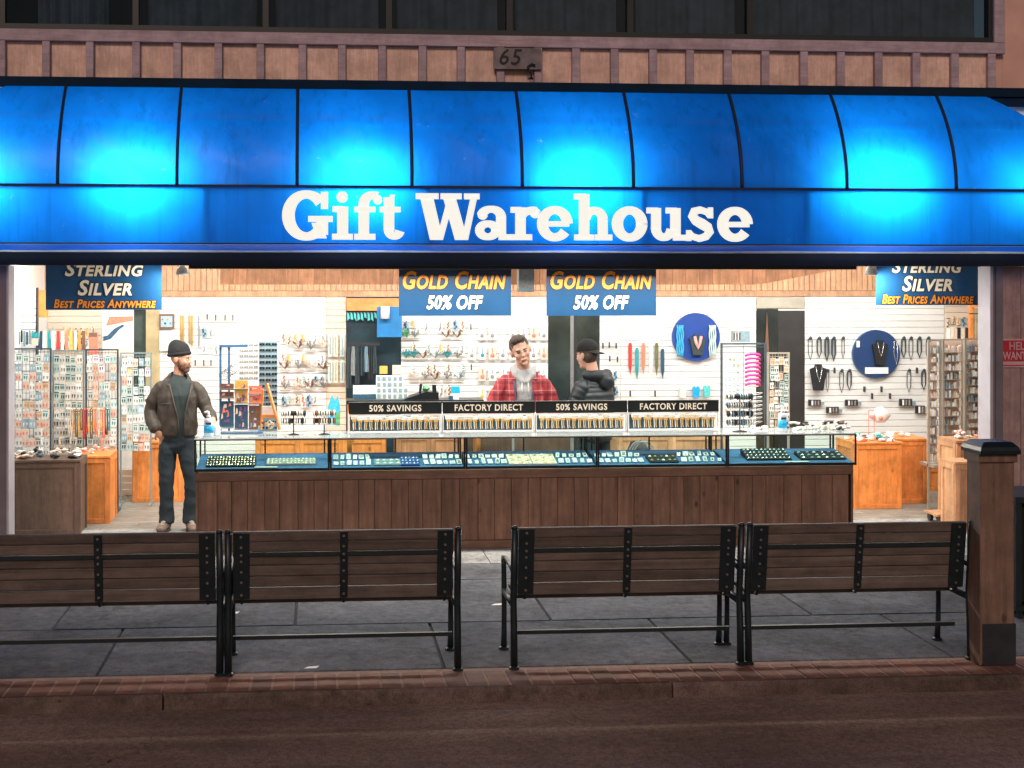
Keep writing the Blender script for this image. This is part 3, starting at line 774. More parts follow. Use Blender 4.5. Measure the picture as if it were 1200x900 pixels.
# ================================================================== benches
def bench(px0, px1, py_foot, label, first=None):
    # built in local space: x along the bench 0..L, y=0 rear feet, +y to the shop
    X0 = wx(px0, 8.5); X1 = wx(px1, 8.5); L = X1-X0
    t = thing('park_bench', label, 'bench', (X0, 8.5, 0), 'benches along the kerb with their backs to the street')
    o = Vector((X0, 8.5, 0))
    def part(mb, name, mat, sm=False, par=None): return MB_shift(mb, o).build(name, mat, par or t, sm)
    hb_ = .935
    # end frames: rear post, front leg, arm, seat bar
    for k, e in enumerate((.022, L-.022)):
        s = 1 if k == 0 else -1
        mb = MB()
        mb.tube([(e, .02, .0), (e, .03, .25), (e, .05, .45), (e, .03, .62), (e, -.0, .93)], [.024, .022, .021, .022, .022], 8)
        mb.tube([(e, -.0, .93), (e, .0, .945), (e, .004, .95)], [.022, .02, .008], 8)
        part(mb, 'rear_post', 'black_iron', True)
        mb = MB()
        mb.tube([(e, .50, 0), (e, .485, .12), (e, .48, .30), (e, .485, .44), (e, .50, .58), (e, .495, .64)], [.022, .018, .017, .018, .017, .016], 8)
        part(mb, 'front_leg', 'black_iron', True)
        mb = MB()
        mb.tube([(e, .03, .63), (e, .20, .65), (e, .40, .655), (e, .51, .64), (e, .53, .60)], .015, 8)
        part(mb, 'armrest', 'black_iron', True)
        mb = MB()
        mb.box(e-.016, e+.016, .04, .5, .40, .43)
        part(mb, 'side_brace', 'black_iron', True)
        for yy in (.02, .50):
            mb = MB(); mb.lathe([(.034, 0), (.034, .012), (.022, .02)], (e, yy, 0), 10); part(mb, 'foot_plate', 'black_iron')
    # back slats (leaning toward the street at the top)
    def by(z): return .085-.13*(z-.46)
    zs = [(.865, .932), (.795, .861), (.705, .762), (.632, .701), (.560, .628)]
    for z0, z1 in zs:
        mb = MB(); y0, y1 = by(z0), by(z1); b = .006
        a, c = .052, L-.052
        vs = []
        for X in (a, c):
            vs += [(X, y0+b*.3, z0), (X, y0-.004, z0+b), (X, y1-.004, z1-b), (X, y1+b*.3, z1), (X, y1+.03, z1), (X, y0+.03, z0)]
        n = 6; fs = [tuple(range(6)), tuple(range(11, 5, -1))]+[(i, (i+1) % 6, 6+(i+1) % 6, 6+i) for i in range(6)]
        mb.add(vs, fs); part(mb, 'back_slat', 'bench_wood')
    mb = MB(); mb.box(.05, L-.05, .07, .135, .478, .552); part(mb, 'lower_slat', 'bench_wood')
    for k in range(4):
        mb = MB(); mb.box(.05, L-.05, .145+.088*k, .222+.088*k, .436, .462); part(mb, 'seat_slat', 'bench_wood')
    mb = MB(); mb.box(.05, L-.05, by(.78)-.012, by(.78)+.02, .766, .790); part(mb, 'back_rail', 'black_iron')
    mb = MB(); mb.box(.04, L-.04, .20, .225, .178, .204); part(mb, 'stretcher', 'black_iron')
    for xa, xb in ((.052, .150), (L/2-.024, L/2+.024), (L-.150, L-.052)):
        mb = MB(); z0, z1 = .482, .925
        vs = []
        for X in (xa, xb): vs += [(X, by(z0)-.016, z0), (X, by(z1)-.016, z1), (X, by(z1)-.006, z1), (X, by(z0)-.006, z0)]
        mb.add(vs, [(0, 1, 2, 3), (7, 6, 5, 4), (0, 4, 5, 1), (1, 5, 6, 2), (2, 6, 7, 3), (3, 7, 4, 0)])
        mb.tube([((xa+xb)/2, by(.482)-.01, .482), ((xa+xb)/2, .10, .45), ((xa+xb)/2, .3, .43), ((xa+xb)/2, .49, .43)], .011, 6)
        st = part(mb, 'strap', 'black_iron')
        for z in (.90, .83, .778, .735, .665, .595, .51):
            m2 = MB(); m2.cyl(((xa+xb)/2, by(z)-.022, z), ((xa+xb)/2, by(z)-.014, z), .0085, 8); MB_shift(m2, o).build('bolt', 'bolt_steel', st)
    t.scale = (1, 1, .95)
    return t
def MB_shift(mb, o):
    mb.v = [v+o for v in mb.v]; return mb
bench(-36, 261.5, 790, 'leftmost bench along the kerb, cut off by the left edge of the photo')
bench(263, 541, 786, 'bench in front of the left half of the brown counter, second from the left')
bench(599, 873, 784, 'bench in front of the right half of the counter, just right of the gap')
bench(874.5, 1143, 778, 'bench standing against the big wooden post at right')

# ================================================================== post, bin, rail
YP = 8.36
X0, X1 = wx(1149, YP), wx(1189, YP)
pt_ = thing('wooden_post', 'thick square wooden post with black cap and steel foot at right', 'post', ((X0+X1)/2, YP+.12, 0))
zc_ = wz(1165, 532, YP); D = .18
MB().bbox(X0, X1, YP, YP+D, 0, zc_-.055, .008).build('shaft', 'post_wood', pt_)
MB().bbox(X0-.014, X1+.014, YP-.014, YP+D+.014, zc_-.054, zc_, .006).build('collar', 'post_wood', pt_)
mb = MB(); c = Vector(((X0+X1)/2, YP+D/2, zc_+.001)); h = (X1-X0)/2+.02
prof_ = [(h, 0), (h, .022), (h*.93, .045), (h*.74, .07), (h*.68, .075)]
vs = []
for r_, z_ in prof_:
    for sx_, sy_ in ((-1, -1), (1, -1), (1, 1), (-1, 1)):
        vs.append((c.x+sx_*r_, c.y+sy_*r_, c.z+z_))
fs = [(i*4+k, i*4+(k+1) % 4, (i+1)*4+(k+1) % 4, (i+1)*4+k) for i in range(len(prof_)-1) for k in range(4)]+[(3, 2, 1, 0), (16, 17, 18, 19)]
mb.add(vs, fs); mb.build('cap', 'black_cap', pt_)
MB().box(X0+.012, X1+.006, YP-.006, YP+D*.9, .002, wz(1165, 731, YP)).build('steel_foot', 'dark_steel', pt_)

YT = 9.5
X0 = wx(1190.5, YT); bn = thing('litter_bin', 'black slatted metal litter bin half hidden behind the wooden post', 'litter bin', (X0+.25, YT+.25, 0))
for k in range(7):
    MB().box(X0+k*.075, X0+k*.075+.045, YT, YT+.012, .10, .84).build('slat', 'black_iron', bn)
    MB().box(X0, X0+.012, YT+.01+k*.075, YT+k*.075+.05, .10, .84).build('slat', 'black_iron', bn)
MB().box(X0-.01, X0+.51, YT-.012, YT+.5, .84, .885).build('rim', 'black_iron', bn)
MB().box(X0-.01, X0+.51, YT-.012, YT+.5, .06, .10).build('base_rim', 'black_iron', bn)
MB().box(X0+.03, X0+.47, YT+.03, YT+.46, .12, .80).build('liner', 'room_dark', bn)
for dx in (.03, .45): MB().box(X0+dx, X0+dx+.03, YT+.02, YT+.05, 0, .06).build('leg', 'black_iron', bn)
hr = thing('handrail', 'black metal handrail on the siding wall behind the wooden post', 'handrail', P(1200, 573, 12.3))
X0 = wx(1170, 12.3)
MB().box(X0, X0+1.6, 12.3, 12.34, wz(1200, 578, 12.3), wz(1200, 570, 12.3)).build('rail', 'black_iron', hr)
for k in range(2): MB().box(X0+.3+k, X0+.33+k, 12.31, 12.34, 0, wz(1200, 578, 12.3)).build('leg', 'black_iron', hr)

# ================================================================== counter
YC = 12.45
zB = wz(600, 549, YC); zTp = wz(600, 512, YC); CD = .56
cb = thing('counter_base', 'long dark brown wooden counter base across the shop opening', 'counter', (wx(600, YC), YC, 0))
X0, X1 = wx(232, YC), wx(998, YC)
MB().box(X0+.02, X1-.02, YC+.05, YC+CD, .0, zB-.003).build('carcass', 'counter_rail', cb)
MB().bbox(X0, X1, YC, YC+.048, zB-.088, zB-.002, .004).build('top_rail', 'counter_rail', cb)
MB().bbox(X0, X1, YC, YC+.048, .0, .075, .004).build('plinth', 'counter_rail', cb)
x = X0; k = 0
while x < X1-.03:
    wdt = min(random.choice((.13, .155, .17, .145)), X1-x)
    if abs(x-wx(614, YC)) < .09: wdt = min(wdt, .12)
    MB().bbox(x+.0012, x+wdt-.0012, YC+.008+random.uniform(0, .003), YC+.049, .077, zB-.09, .0035).build('board', 'counter_wood', cb); x += wdt
MB().box(X1+.0005, X1+.02, YC+.01, YC+CD, 0, zB-.004).build('end_panel', 'counter_rail', cb)
MB().box(X0-.02, X0-.0005, YC+.01, YC+CD, 0, zB-.004).build('end_panel', 'counter_rail', cb)

case_px = [227.5, 386.5, 545.5, 700, 852, 1003.5]
names = ['leftmost', 'second from left', 'middle', 'second from right', 'rightmost']
b = .011
for i in range(5):
    X0, X1 = wx(case_px[i], YC)+.002, wx(case_px[i+1], YC)-.002; Y0, Y1 = YC-.012, YC+CD
    t = thing('display_case', '%s glass display case on the brown counter, black framed with blue lining' % names[i], 'display case', ((X0+X1)/2, YC, zB), 'glass display cases on the counter')
    fr = MB()
    for X in (X0, X1-b*1.4):
        fr.box(X, X+b*1.4, Y0, Y0+b*1.4, zB, zTp)
        fr.box(X, X+b*1.4, Y1-b*1.4, Y1, zB, zTp)
        fr.box(X+.001, X+b*1.4-.001, Y0+b*1.4, Y1-b*1.4, zTp-b, zTp-.001)
    fr.box(X0+b*1.4, X1-b*1.4, Y0+.001, Y0+b, zTp-b*.9, zTp-.0005)
    fr.box(X0+b*1.4, X1-b*1.4, Y0+.001, Y0+b, zB+.001, zB+.024)
    fr.box(X0+b*1.4, X1-b*1.4, Y1-b, Y1-.001, zTp-b*.9, zTp-.0005)
    fr.box(X0+b*1.4, X1-b*1.4, Y1-b, Y1-.001, zB+.001, zB+.02)
    fr.build('frame', 'case_black', t)
    MB().box(X0+b*1.5, X1-b*1.5, Y0+.004, Y0+.008, zB+.025, zTp-b).build('front_pane', 'case_glass', t)
    MB().box(X0, X1, Y0, Y1, zTp, zTp+.007).build('top_pane', 'case_top_glass', t)
    MB().box(X0+.0, X1-.0, Y0-.001, Y0+.001, zTp+.0005, zTp+.008).build('top_edge', 'plastic_white', t)
    dk_ = MB(); a_, c_ = X0+b*1.5, X1-b*1.5; dk_.add([(a_, Y0+.02, zB+.003), (c_, Y0+.02, zB+.003), (c_, Y1-.06, zB+.003), (a_, Y1-.06, zB+.003), (a_, Y0+.02, zB+.022), (c_, Y0+.02, zB+.022), (c_, Y1-.06, zB+.092), (a_, Y1-.06, zB+.092)],
           [(0, 1, 5, 4), (1, 2, 6, 5), (2, 3, 7, 6), (3, 0, 4, 7), (4, 5, 6, 7), (3, 2, 1, 0)]); dk_.build('cloth_deck', 'case_cloth', t)
    MB().box(X0+b*1.5, X1-b*1.5, Y1-.055, Y1-.03, zB+.023, zB+.095).build('cloth_riser', 'case_cloth', t)
    for xx in (X0+.045, (X0+X1)/2, X1-.05):
        st = MB(); st.box(xx, xx+.012, Y1-.03, Y1-.018, zB+.03, zTp-.012)
        for q_ in range(7): st.box(xx-.002, xx+.014, Y1-.034, Y1-.031, zB+.07+q_*.028, zB+.082+q_*.028)
        st.build('shelf_standard', 'case_black', t)

# things in the cases
def tray(px0, px1, y0, dy, lab, mat_b, ncol, nrow, jm, tilt=0.0, z0=None):
    z0 = zB+.023+(y0+.0)*.14 if z0 is None else z0; tilt = tilt+dy*.14
    X0, X1 = wx(px0, YC+y0), wx(px1, YC+y0)
    t = thing('ring_tray', lab, 'jewellery tray', ((X0+X1)/2, YC+y0, z0))
    b_ = MB(); 
    def zz(y): return z0+tilt*(y-y0)/dy
    Ya, Yb = YC+y0, YC+y0+dy
    b_.add([(X0, Ya, z0), (X1, Ya, z0), (X1, Yb, z0), (X0, Yb, z0), (X0, Ya, z0+.012), (X1, Ya, z0+.012), (X1, Yb, z0+.012+tilt), (X0, Yb, z0+.012+tilt)],
           [(0, 1, 5, 4), (1, 2, 6, 5), (2, 3, 7, 6), (3, 0, 4, 7), (4, 5, 6, 7), (3, 2, 1, 0)])
    b_.build('tray', mat_b, t)
    pr = MB(); q = 0
    for r in range(nrow):
        for c in range(ncol):
            x = X0+(X1-X0)*(c+.5)/ncol; u = (r+.5)/nrow; y = Ya+(Yb-Ya)*u; z = z0+.012+tilt*u
            w_ = (X1-X0)/ncol*.34; d_ = dy/nrow*.3
            s_ = .3*w_ if (c+r) % 2 else 0
            pr.add([(x-w_+s_, y-d_, z+.001), (x+w_*.4+s_, y-d_, z+.001), (x+w_+s_, y+d_, z+.001), (x-w_*.4+s_, y+d_, z+.001), (x+s_, y, z+.013)], [(0, 1, 4), (1, 2, 4), (2, 3, 4), (3, 0, 4)], q % len(jm)); q += 1
    o_ = pr.build('rings', jm, t)
    return t
tray(241, 299, .06, .20, 'black and white ring tray tilted up at the left end of the leftmost case', 'black_velvet', 16, 4, ['card_white', 'silver', 'gold'], .035)
tray(312, 370, .10, .16, 'low pale jewellery tray right of the black ring tray, leftmost case', 'c_grey', 13, 3, ['card_white', 'gold', 'card_white'], .012)
tray(439, 470, .05, .16, 'small dark tray with white tags in the second case', 'c_steel', 4, 2, ['card_white'], .01)
tray(470, 492, .04, .2, 'striped blue jewellery tray in the second case from the left', 'disc_blue', 5, 3, ['card_blue', 'card_white'], .02)
tray(597, 624, .03, .26, 'tan two-tier tray, left one of the pair in the middle case', 'card_pink', 3, 4, ['card_white', 'gold'], .02)
tray(625, 653, .03, .26, 'tan two-tier tray, right one of the pair in the middle case', 'card_pink', 3, 4, ['card_white', 'gold'], .02)
tray(876, 928, .10, .22, 'black tray of silver rings tilted up in the rightmost case', 'black_velvet', 10, 4, ['silver', 'card_white', 'card_blue'], .045)
tray(939, 992, .10, .2, 'flat black jewellery tray at the right end of the rightmost case', 'black_velvet', 6, 3, ['silver', 'c_steel', 'card_mint'], .02)
tray(762, 796, .05, .2, 'dark tray of gold pieces in the second case from the right', 'black_velvet', 5, 2, ['gold', 'silver', 'card_white'], .015)
for (p0, p1, yy, lab) in ((298, 325, .015, 'white price card lying in front of the ring trays, leftmost case'), (922, 949, .015, 'white price card lying in front of the ring trays, rightmost case')):
    tagp(MB().box(wx(p0, YC), wx(p1, YC), YC+yy, YC+yy+.05, zB+.028, zB+.033).build('price_card', 'card_white'), lab, 'price card')
# rows of small white boxes / ring boxes
bx = MB(); bx.box(-.022, .022, -.02, .0, 0, .042); bx.add([(-.015, -.021, .008), (.015, -.021, .008), (.012, -.021, .03), (-.008, -.021, .034)], [(0, 1, 2, 3)], 1)
bxm = [bx.mesh('ring_box', [a, b_]) for a, b_ in (('card_white', 'card_blue'), ('card_white', 'c_white'), ('card_white', 'silver'))]
segs = [(390, 436, 'second'), (497, 543, 'second'), (548, 596, 'middle'), (655, 697, 'middle'), (703, 758, 'second from right'), (800, 850, 'second from right')]
for a, b_, nm in segs:
    n = int((b_-a)/7.5)
    for r in range(2):
        for k in range(n):
            p = a+(b_-a)*(k+.5)/n
            place(bxm[random.randrange(3)], 'ring_box', (wx(p, YC), YC+.07+r*.2, zB+.026+(.07+r*.2)*.135), '%s ring box, %s row, in the %s glass case, %s stretch' % (ORD[k], ('front', 'back')[r], nm, 'left' if a in (390, 548, 703) else 'right'),
                  'ring box', 'ring boxes in the display cases', rot=(R(random.uniform(-62, -35)), 0, R(random.uniform(-14, 14))), scale=(random.uniform(.75, 1.15), .5, random.uniform(.9, 1.5)))

# chain racks on the counter
zC = zTp+.0075
YR = 12.78
racks = [(408.5, 517.5, '50% SAVINGS'), (518.5, 626.5, 'FACTORY DIRECT'), (627.5, 734.5, '50% SAVINGS'), (735.5, 841.5, 'FACTORY DIRECT')]
rn = ['leftmost', 'second', 'third', 'rightmost']
mk('chain_amber', (.95, .50, .14), .4, 0, .2, 60)
cards = []
for mi, (ca, cb_) in enumerate((('chain_amber', 'card_white'), ('chain_amber', 'c_cream'), ('chain_amber', 'card_white'))):
    m_ = MB(); m_.box(-.029, .029, -.040, .004, .100, .130, 1); m_.box(-.020, .020, -.02, -.0045, .078, .103, 0)
    m_.tube([(-.008, -.01, .075), (-.010, -.020, .045), (-.007, -.022, .004)], .0050, 5, 1); m_.tube([(.010, -.01, .075), (.007, -.018, .03), (.012, -.022, .008)], .0048, 5, 0)
    cards.append(m_.mesh('chain_card', [ca, cb_]))
for i, (a, b_, txt) in enumerate(racks):
    X0, X1 = wx(a, YR), wx(b_, YR); zt_ = wz(600, 470.5, YR); zs_ = wz(600, 484, YR)
    t = thing('chain_rack', '%s chain rack on the counter, black header reading %s' % (rn[i], txt), 'display rack', ((X0+X1)/2, YR, zC), 'chain racks on the counter')
    MB().box(X0, X1, YR-.02, YR-.005, zs_, zt_).build('header_board', 'case_black', t)
    MB().box(X0, X1, YR-.021, YR-.004, zt_+.0005, zt_+.006).build('header_trim', 'chrome', t)
    text_mb(txt, X0+(X1-X0)*(.22 if i % 2 == 0 else .13), X1-(X1-X0)*(.22 if i % 2 == 0 else .13), wz(600, 481, YR), wz(600, 473.3, YR), YR-.0215, off=.022, space=1.12, split=t)
    fr = MB()
    for X in (X0, X1-.010): fr.box(X, X+.010, YR-.02, YR+.12, zC+.001, zs_-.001)
    fr.box(X0+.0145, X1-.0145, YR-.012, YR, zs_-.022, zs_-.004); fr.box(X0+.0145, X1-.0145, YR-.03, YR+.12, zC+.001, zC+.006)
    fr.build('frame', 'plastic_white', t)
    MB().box(X0+.0145, X1-.0145, YR+.10, YR+.11, zC+.013, zs_-.02).build('back_sheet', 'teal_dark', t)
    n = 16
    for k in range(n):
        x = X0+.03+(X1-X0-.06)*(k+.5)/n
        place(cards[random.randrange(3)], 'chain_card', (x+random.uniform(-.004, .004), YR-.016, zs_-.148), '%s gold chain card from the left on the %s rack under %s' % (ORD[k], rn[i], txt),
              'chain card', 'gold chain cards on the counter racks', rot=(0, R(random.uniform(-4, 4)), 0), scale=(1, 1, random.uniform(.9, 1.05)))

# hand sanitiser bottles
def bottle(p, pb, Y, lab, h=.2):
    c = Vector((wx(p, Y), Y, zC)); t = thing('sanitizer_bottle', lab, 'bottle', c, 'clear pump bottles on the counter')
    mk('gel', (.62, .74, .86), .15)
    MB().lathe([(.040, 0), (.043, .01), (.043, h*.72), (.036, h*.82), (.016, h*.88), (.016, h*.9)], c, 18, 0, 1, .7).build('body', 'gel', t, True)
    MB().lathe([(.0436, h*.18), (.0436, h*.52)], c, 18, 0, 1, .71).build('label', 'plastic_blue', t, True)
    MB().box(c.x-.025, c.x+.025, c.y-.0325, c.y-.0312, zC+h*.56, zC+h*.66).build('logo_patch', 'c_navy', t)
    m_ = MB(); m_.cyl(c+Vector((0, 0, h*.9)), c+Vector((0, 0, h*1.12)), .011, 10); m_.cyl(c+Vector((0, 0, h*.88)), c+Vector((0, 0, h*.97)), .018, 12)
    m_.tube([c+Vector((0, 0, h*1.12)), c+Vector((-.012, -.01, h*1.15)), c+Vector((-.035, -.03, h*1.12))], .009, 8); m_.build('pump', 'plastic_white', t, True)
    return t
bottle(244.5, 0, 12.62, 'clear pump bottle with blue label at the left end of the counter')
bottle(917, 0, 12.62, 'clear pump bottle with blue label at the right part of the counter', .21)
tagp(MB().lathe([(.03, 0), (.034, .01), (.034, .07), (.02, .10), (.012, .11)], (wx(254, 12.72), 12.72, zC), 12).build('small_tub', 'plastic_white', None, True), 'small white tub right behind the left pump bottle', 'tub')

# bracelet T-stands
def tstand(p, Y, w_, tiers, lab, mats, z1, base=.05):
    c = Vector((wx(p, Y), Y, zC)); t = thing('bracelet_stand', lab, 'bracelet stand', c)
    MB().lathe([(base, 0), (base, .006), (.012, .014)], c, 16, 0, 1, .7).build('base', 'case_black', t)
    MB().cyl(c+Vector((0, 0, .01)), c+Vector((0, 0, z1)), .006).build('pole', 'case_black', t)
    for i in range(tiers):
        z = z1-i*(z1-.07)/max(1, tiers-1)*(.92 if tiers > 2 else .55)
        m_ = MB(); m_.cyl(c+Vector((-w_, 0, z)), c+Vector((w_, 0, z)), .023, 10); m_.build('bar', 'black_velvet', t)
        n = int(w_*2/.022)
        for k in range(n):
            if random.random() < .1: continue
            x = -w_+w_*2*(k+.5)/n
            ring = [c+Vector((x+random.uniform(-.002, .002)*math.cos(a), .025*math.cos(a), z-.003+.027*math.sin(a))) for a in [q*math.pi/5 for q in range(10)]]
            MB().tube(ring, .0072, 5, 0, True).build('bracelet', random.choice(mats), t, True)
    return t
tstand(344, 12.72, .115, 2, 'two-bar black bracelet stand with white bracelets, left of the pair', ['c_white', 'c_white', 'c_cream', 'c_black'], .2)
tstand(380, 12.72, .105, 2, 'two-bar black bracelet stand with white bracelets, right of the pair', ['c_white', 'c_cream', 'c_cream', 'c_brown'], .2)
tstand(867, 12.66, .125, 4, 'four-tier black bracelet stand right of the chain racks', ['c_steel', 'c_grey', 'c_white', 'c_black', 'c_steel'], .335, .07)
# postcard rack at the left of the counter
YQ = 12.84
t = thing('postcard_rack', 'blue wire rack of bright postcards left of the chain racks', 'display rack', (wx(282, YQ), YQ, zC))
fr = MB()
for p in (257, 267): fr.boxp(p, p+2.6, 405, 505, YQ+.03, .02)
fr.boxp(257, 290, 404, 407, YQ+.02, .02); fr.box(wx(257, YQ), wx(308, YQ), YQ, YQ+.12, zC, zC+.012)
fr.build('frame', mk('frame_blue', (.05, .16, .32), .4), t)
for k, (p0, p1, y0, y1, cs) in enumerate(((258, 274, 449.5, 456, ('c_brown', 'c_coral')), (258, 274, 459, 466, ('c_brown', 'c_coral')), (275, 290.5, 446, 456, ('c_amber', 'c_orange')), (275, 290.5, 457, 472, ('c_amber', 'c_brown')),
        (291.5, 307, 452, 461.5, ('c_coral', 'card_pink')), (291.5, 307, 463, 473, ('c_coral', 'c_amber')), (258, 274, 470, 501, ('c_navy', 'c_coral')), (275, 290.5, 474, 503, ('c_navy', 'c_purple')), (291.5, 307, 475, 503.5, ('c_brown', 'c_sky')))):
    card = thing('postcard', ['narrow brown card, upper one at the left of the postcard rack', 'narrow brown card, second down at the left of the postcard rack', 'yellow card topmost in the middle column of the rack', 'yellow and brown card in the middle of the postcard rack', 'red card with a pale band, top of the right column',
        'red and orange card, second down in the right column', 'tall dark blue card with pink shapes, lower left of the rack', 'tall dark blue card with purple shapes, lower middle of the rack', 'tall brown card with blue shapes, lower right of the rack'][k], 'postcard', P((p0+p1)/2, y1, YQ), 'postcards on the blue rack')
    MB().boxp(p0, p1, y0, y1, YQ, .006).build('card_back', cs[0], card)
    m_ = MB(); rg = random.Random(k+3)
    n = 3 if y1-y0 < 12 else 10
    for q in range(n):
        a = rg.uniform(p0+1, p1-5); b_ = rg.uniform(y0+1, y1-4)
        hh = rg.uniform(1.5, min(8, (y1-y0)*.45)); ww = rg.uniform(2, 4.5)
        X_, Z_ = wx(a, YQ), wz(a, b_, YQ); k_ = ppm(p0, YQ)
        m_.prism([(X_, Z_-hh/k_), (X_+ww/k_, Z_-hh*.8/k_), (X_+ww*.9/k_, Z_-.1*hh/k_), (X_+ww*.3/k_, Z_)], YQ-.0015-.0004*q, YQ-.0005-.0004*q, q % 3)
    m_.build('printed_shapes', [cs[1], 'card_pink', 'c_purple'], card)
    MB().boxp(p0-.5, p1+.3, y1-.4, y1+1.2, YQ-.012, .02).build('holder_lip', 'chrome', t)
# sunglasses boards behind it
mk('lens', (.015, .02, .022), .15)
def glasses_board(px0, px1, py0, py1, Y, nc, nr, lab, bmat, gm):
    t = thing('sunglasses_board', lab, 'display board', P((px0+px1)/2, py1, Y))
    MB().boxp(px0, px1, py0, py1, Y+.012, .012).build('board', bmat, t)
    k_ = ppm(px0, Y); g_ = MB(); cw = (px1-px0)/nc/k_; ch = (py1-py0)/nr/k_
    g_.lathe([(cw*.2, 0), (cw*.2, .004)], (0, 0, 0), 8); g_.v = [Vector((v.x-cw*.23, v.z-.004, v.y*.85)) for v in g_.v]
    h_ = MB(); h_.lathe([(cw*.2, 0), (cw*.2, .004)], (0, 0, 0), 8); h_.v = [Vector((v.x+cw*.23, v.z-.004, v.y*.85)) for v in h_.v]
    g_.add(h_.v, h_.f); g_.box(-cw*.42, cw*.42, -.002, 0, ch*.1, ch*.2); me = g_.mesh('sunglasses', gm)
    for r in range(nr):
        for c in range(nc):
            place(me, 'pair_of_glasses', (wx(px0+(px1-px0)*(c+.5)/nc, Y), Y+.008, wz((px0+px1)/2, py0+(py1-py0)*(r+.5)/nr, Y)), parent=t)
    return t
glasses_board(280, 302.5, 401, 446, 13.05, 4, 7, 'pale board of small earrings behind the postcard rack', 'card_white', 'c_grey')
glasses_board(303.5, 325, 400, 505, 13.03, 3, 15, 'dark board packed with sunglasses right of the postcard rack', 'c_steel', 'lens')
t = thing('bangle_spiral', 'nest of silver bangles above the postcard rack', 'bangles', P(268, 445, 12.9))
for k in range(7):
    c = P(263+k*2, 440-k*1.5, 12.9); MB().tube([c+Vector((.05*math.cos(a), .02*math.sin(a), .035*math.sin(a))) for a in [q*math.pi/7 for q in range(14)]], .0035, 5, 0, True).build('bangle', 'silver' if k % 2 else 'c_grey', t, True)
# wooden easel
t = thing('wooden_easel', 'slanted wooden easel stand with a white trinket bag on the counter', 'easel', (wx(318, 12.7), 12.7, zC))
MB().tube([P(312.5, 449, 12.76), P(328, 503.3, 12.68)], .016, 6).build('leg', 'pine_orange', t)
MB().tube([P(308, 456, 12.8), P(306, 503, 12.84)], .012, 6).build('leg', 'pine_orange', t)
MB().boxp(307, 323, 486, 490, 12.69, .02).build('crossbar', 'pine_orange', t)
t2 = MB()
for k in range(14):
    t2.lump(P(308+random.random()*12, 493+random.random()*8, 12.72), .018, k % 4, k)
tagp(t2.build('trinket_heap', ['c_white', 'c_cream', 'c_amber', 'c_brown']), 'small heap of white and amber trinkets under the easel bar', 'trinkets', None, 'stuff')
tagp(MB().boxp(307, 321, 476, 485.5, 12.74, .02).build('small_sign', 'card_white'), 'small white card leaning on the easel above its bar', 'card')
# blue and green hanging pouch
t = thing('beach_pouch', 'blue and green patterned pouch hanging right of the bracelet stands', 'pouch', P(392, 500, 13.1))
MB().prism([(P(x_, y_, 13.1).x, P(x_, y_, 13.1).z) for x_, y_ in ((384, 497), (398, 499), (399, 478), (396, 463), (393, 470), (389, 462), (384, 478))], 13.1, 13.14).build('body', 'c_sky', t)
MB().prism([(P(x_, y_, 13.1).x, P(x_, y_, 13.1).z) for x_, y_ in ((393, 497), (398.5, 497), (398.5, 482), (394, 484))], 13.094, 13.099).build('green_patch', 'c_green', t)
# card machine, little blue caddy, box stacks behind the racks
YS = 13.02
def pan(px0, px1, y0, y1, Y, d, mat, name, lab, cat, group=None, par=None):
    m_ = MB(); m_.boxp(px0, px1, y0, y1, Y, d); return tagp(m_.build(name, mat, par), lab, cat, group)
sh = thing('back_shelf', 'low table just behind the chain racks, holding the till and boxes', 'table', (wx(545, 13.0), 13.2, 0))
ztab = wz(545, 469, 13.0)
MB().box(wx(406, 13.1), wx(566, 13.1), 13.03, 13.34, ztab-.03, ztab).build('table_top', 'case_black', sh)
for p in (410, 560):
    MB().box(wx(p, 13.1)-.02, wx(p, 13.1)+.02, 13.05, 13.09, 0, ztab-.031).build('leg', 'pine_orange', sh)
    MB().box(wx(p, 13.1)-.02, wx(p, 13.1)+.02, 13.28, 13.32, 0, ztab-.031).build('leg', 'pine_orange', sh)
rg = thing('till', 'low black wedge-shaped till with upright ends behind the chain racks', 'till', (wx(492, 13.1), 13.1, ztab))
pz = lambda x_, y_: (P(x_, y_, 13.1).x, max(P(x_, y_, 13.1).z, ztab))
MB().prism([pz(472, 470), pz(514, 470), pz(514, 460), pz(500, 459), pz(478, 466)], 13.08, 13.3).build('body', 'case_black', rg)
MB().prism([pz(491, 461.5), pz(493.5, 461), pz(495, 450), pz(492, 450)], 13.09, 13.14).build('left_upright', 'case_black', rg)
MB().prism([pz(507, 460), pz(511.5, 460), pz(511, 451), pz(506.5, 451)], 13.09, 13.14).build('right_upright', 'case_black', rg)
tagp(MB().lump(P(499, 455, 13.13), .035, 0, 4, 2).build('green_toy', 'c_green'), 'small green toy sitting on top of the black till', 'toy')
t = thing('caddy', 'small white caddy with a bright blue top right of the till', 'caddy', (wx(534, 13.1), 13.1, ztab))
MB().boxp(530, 538, 461, 469, 13.1, .06).build('box', 'plastic_white', t); MB().boxp(529, 539, 453, 460.8, 13.1, .06).build('blue_top', 'plastic_blue', t)
MB().boxp(526, 531, 464, 469, 13.07, .02).build('navy_tub', 'c_navy', t)
rg_ = random.Random(5)
n = 0
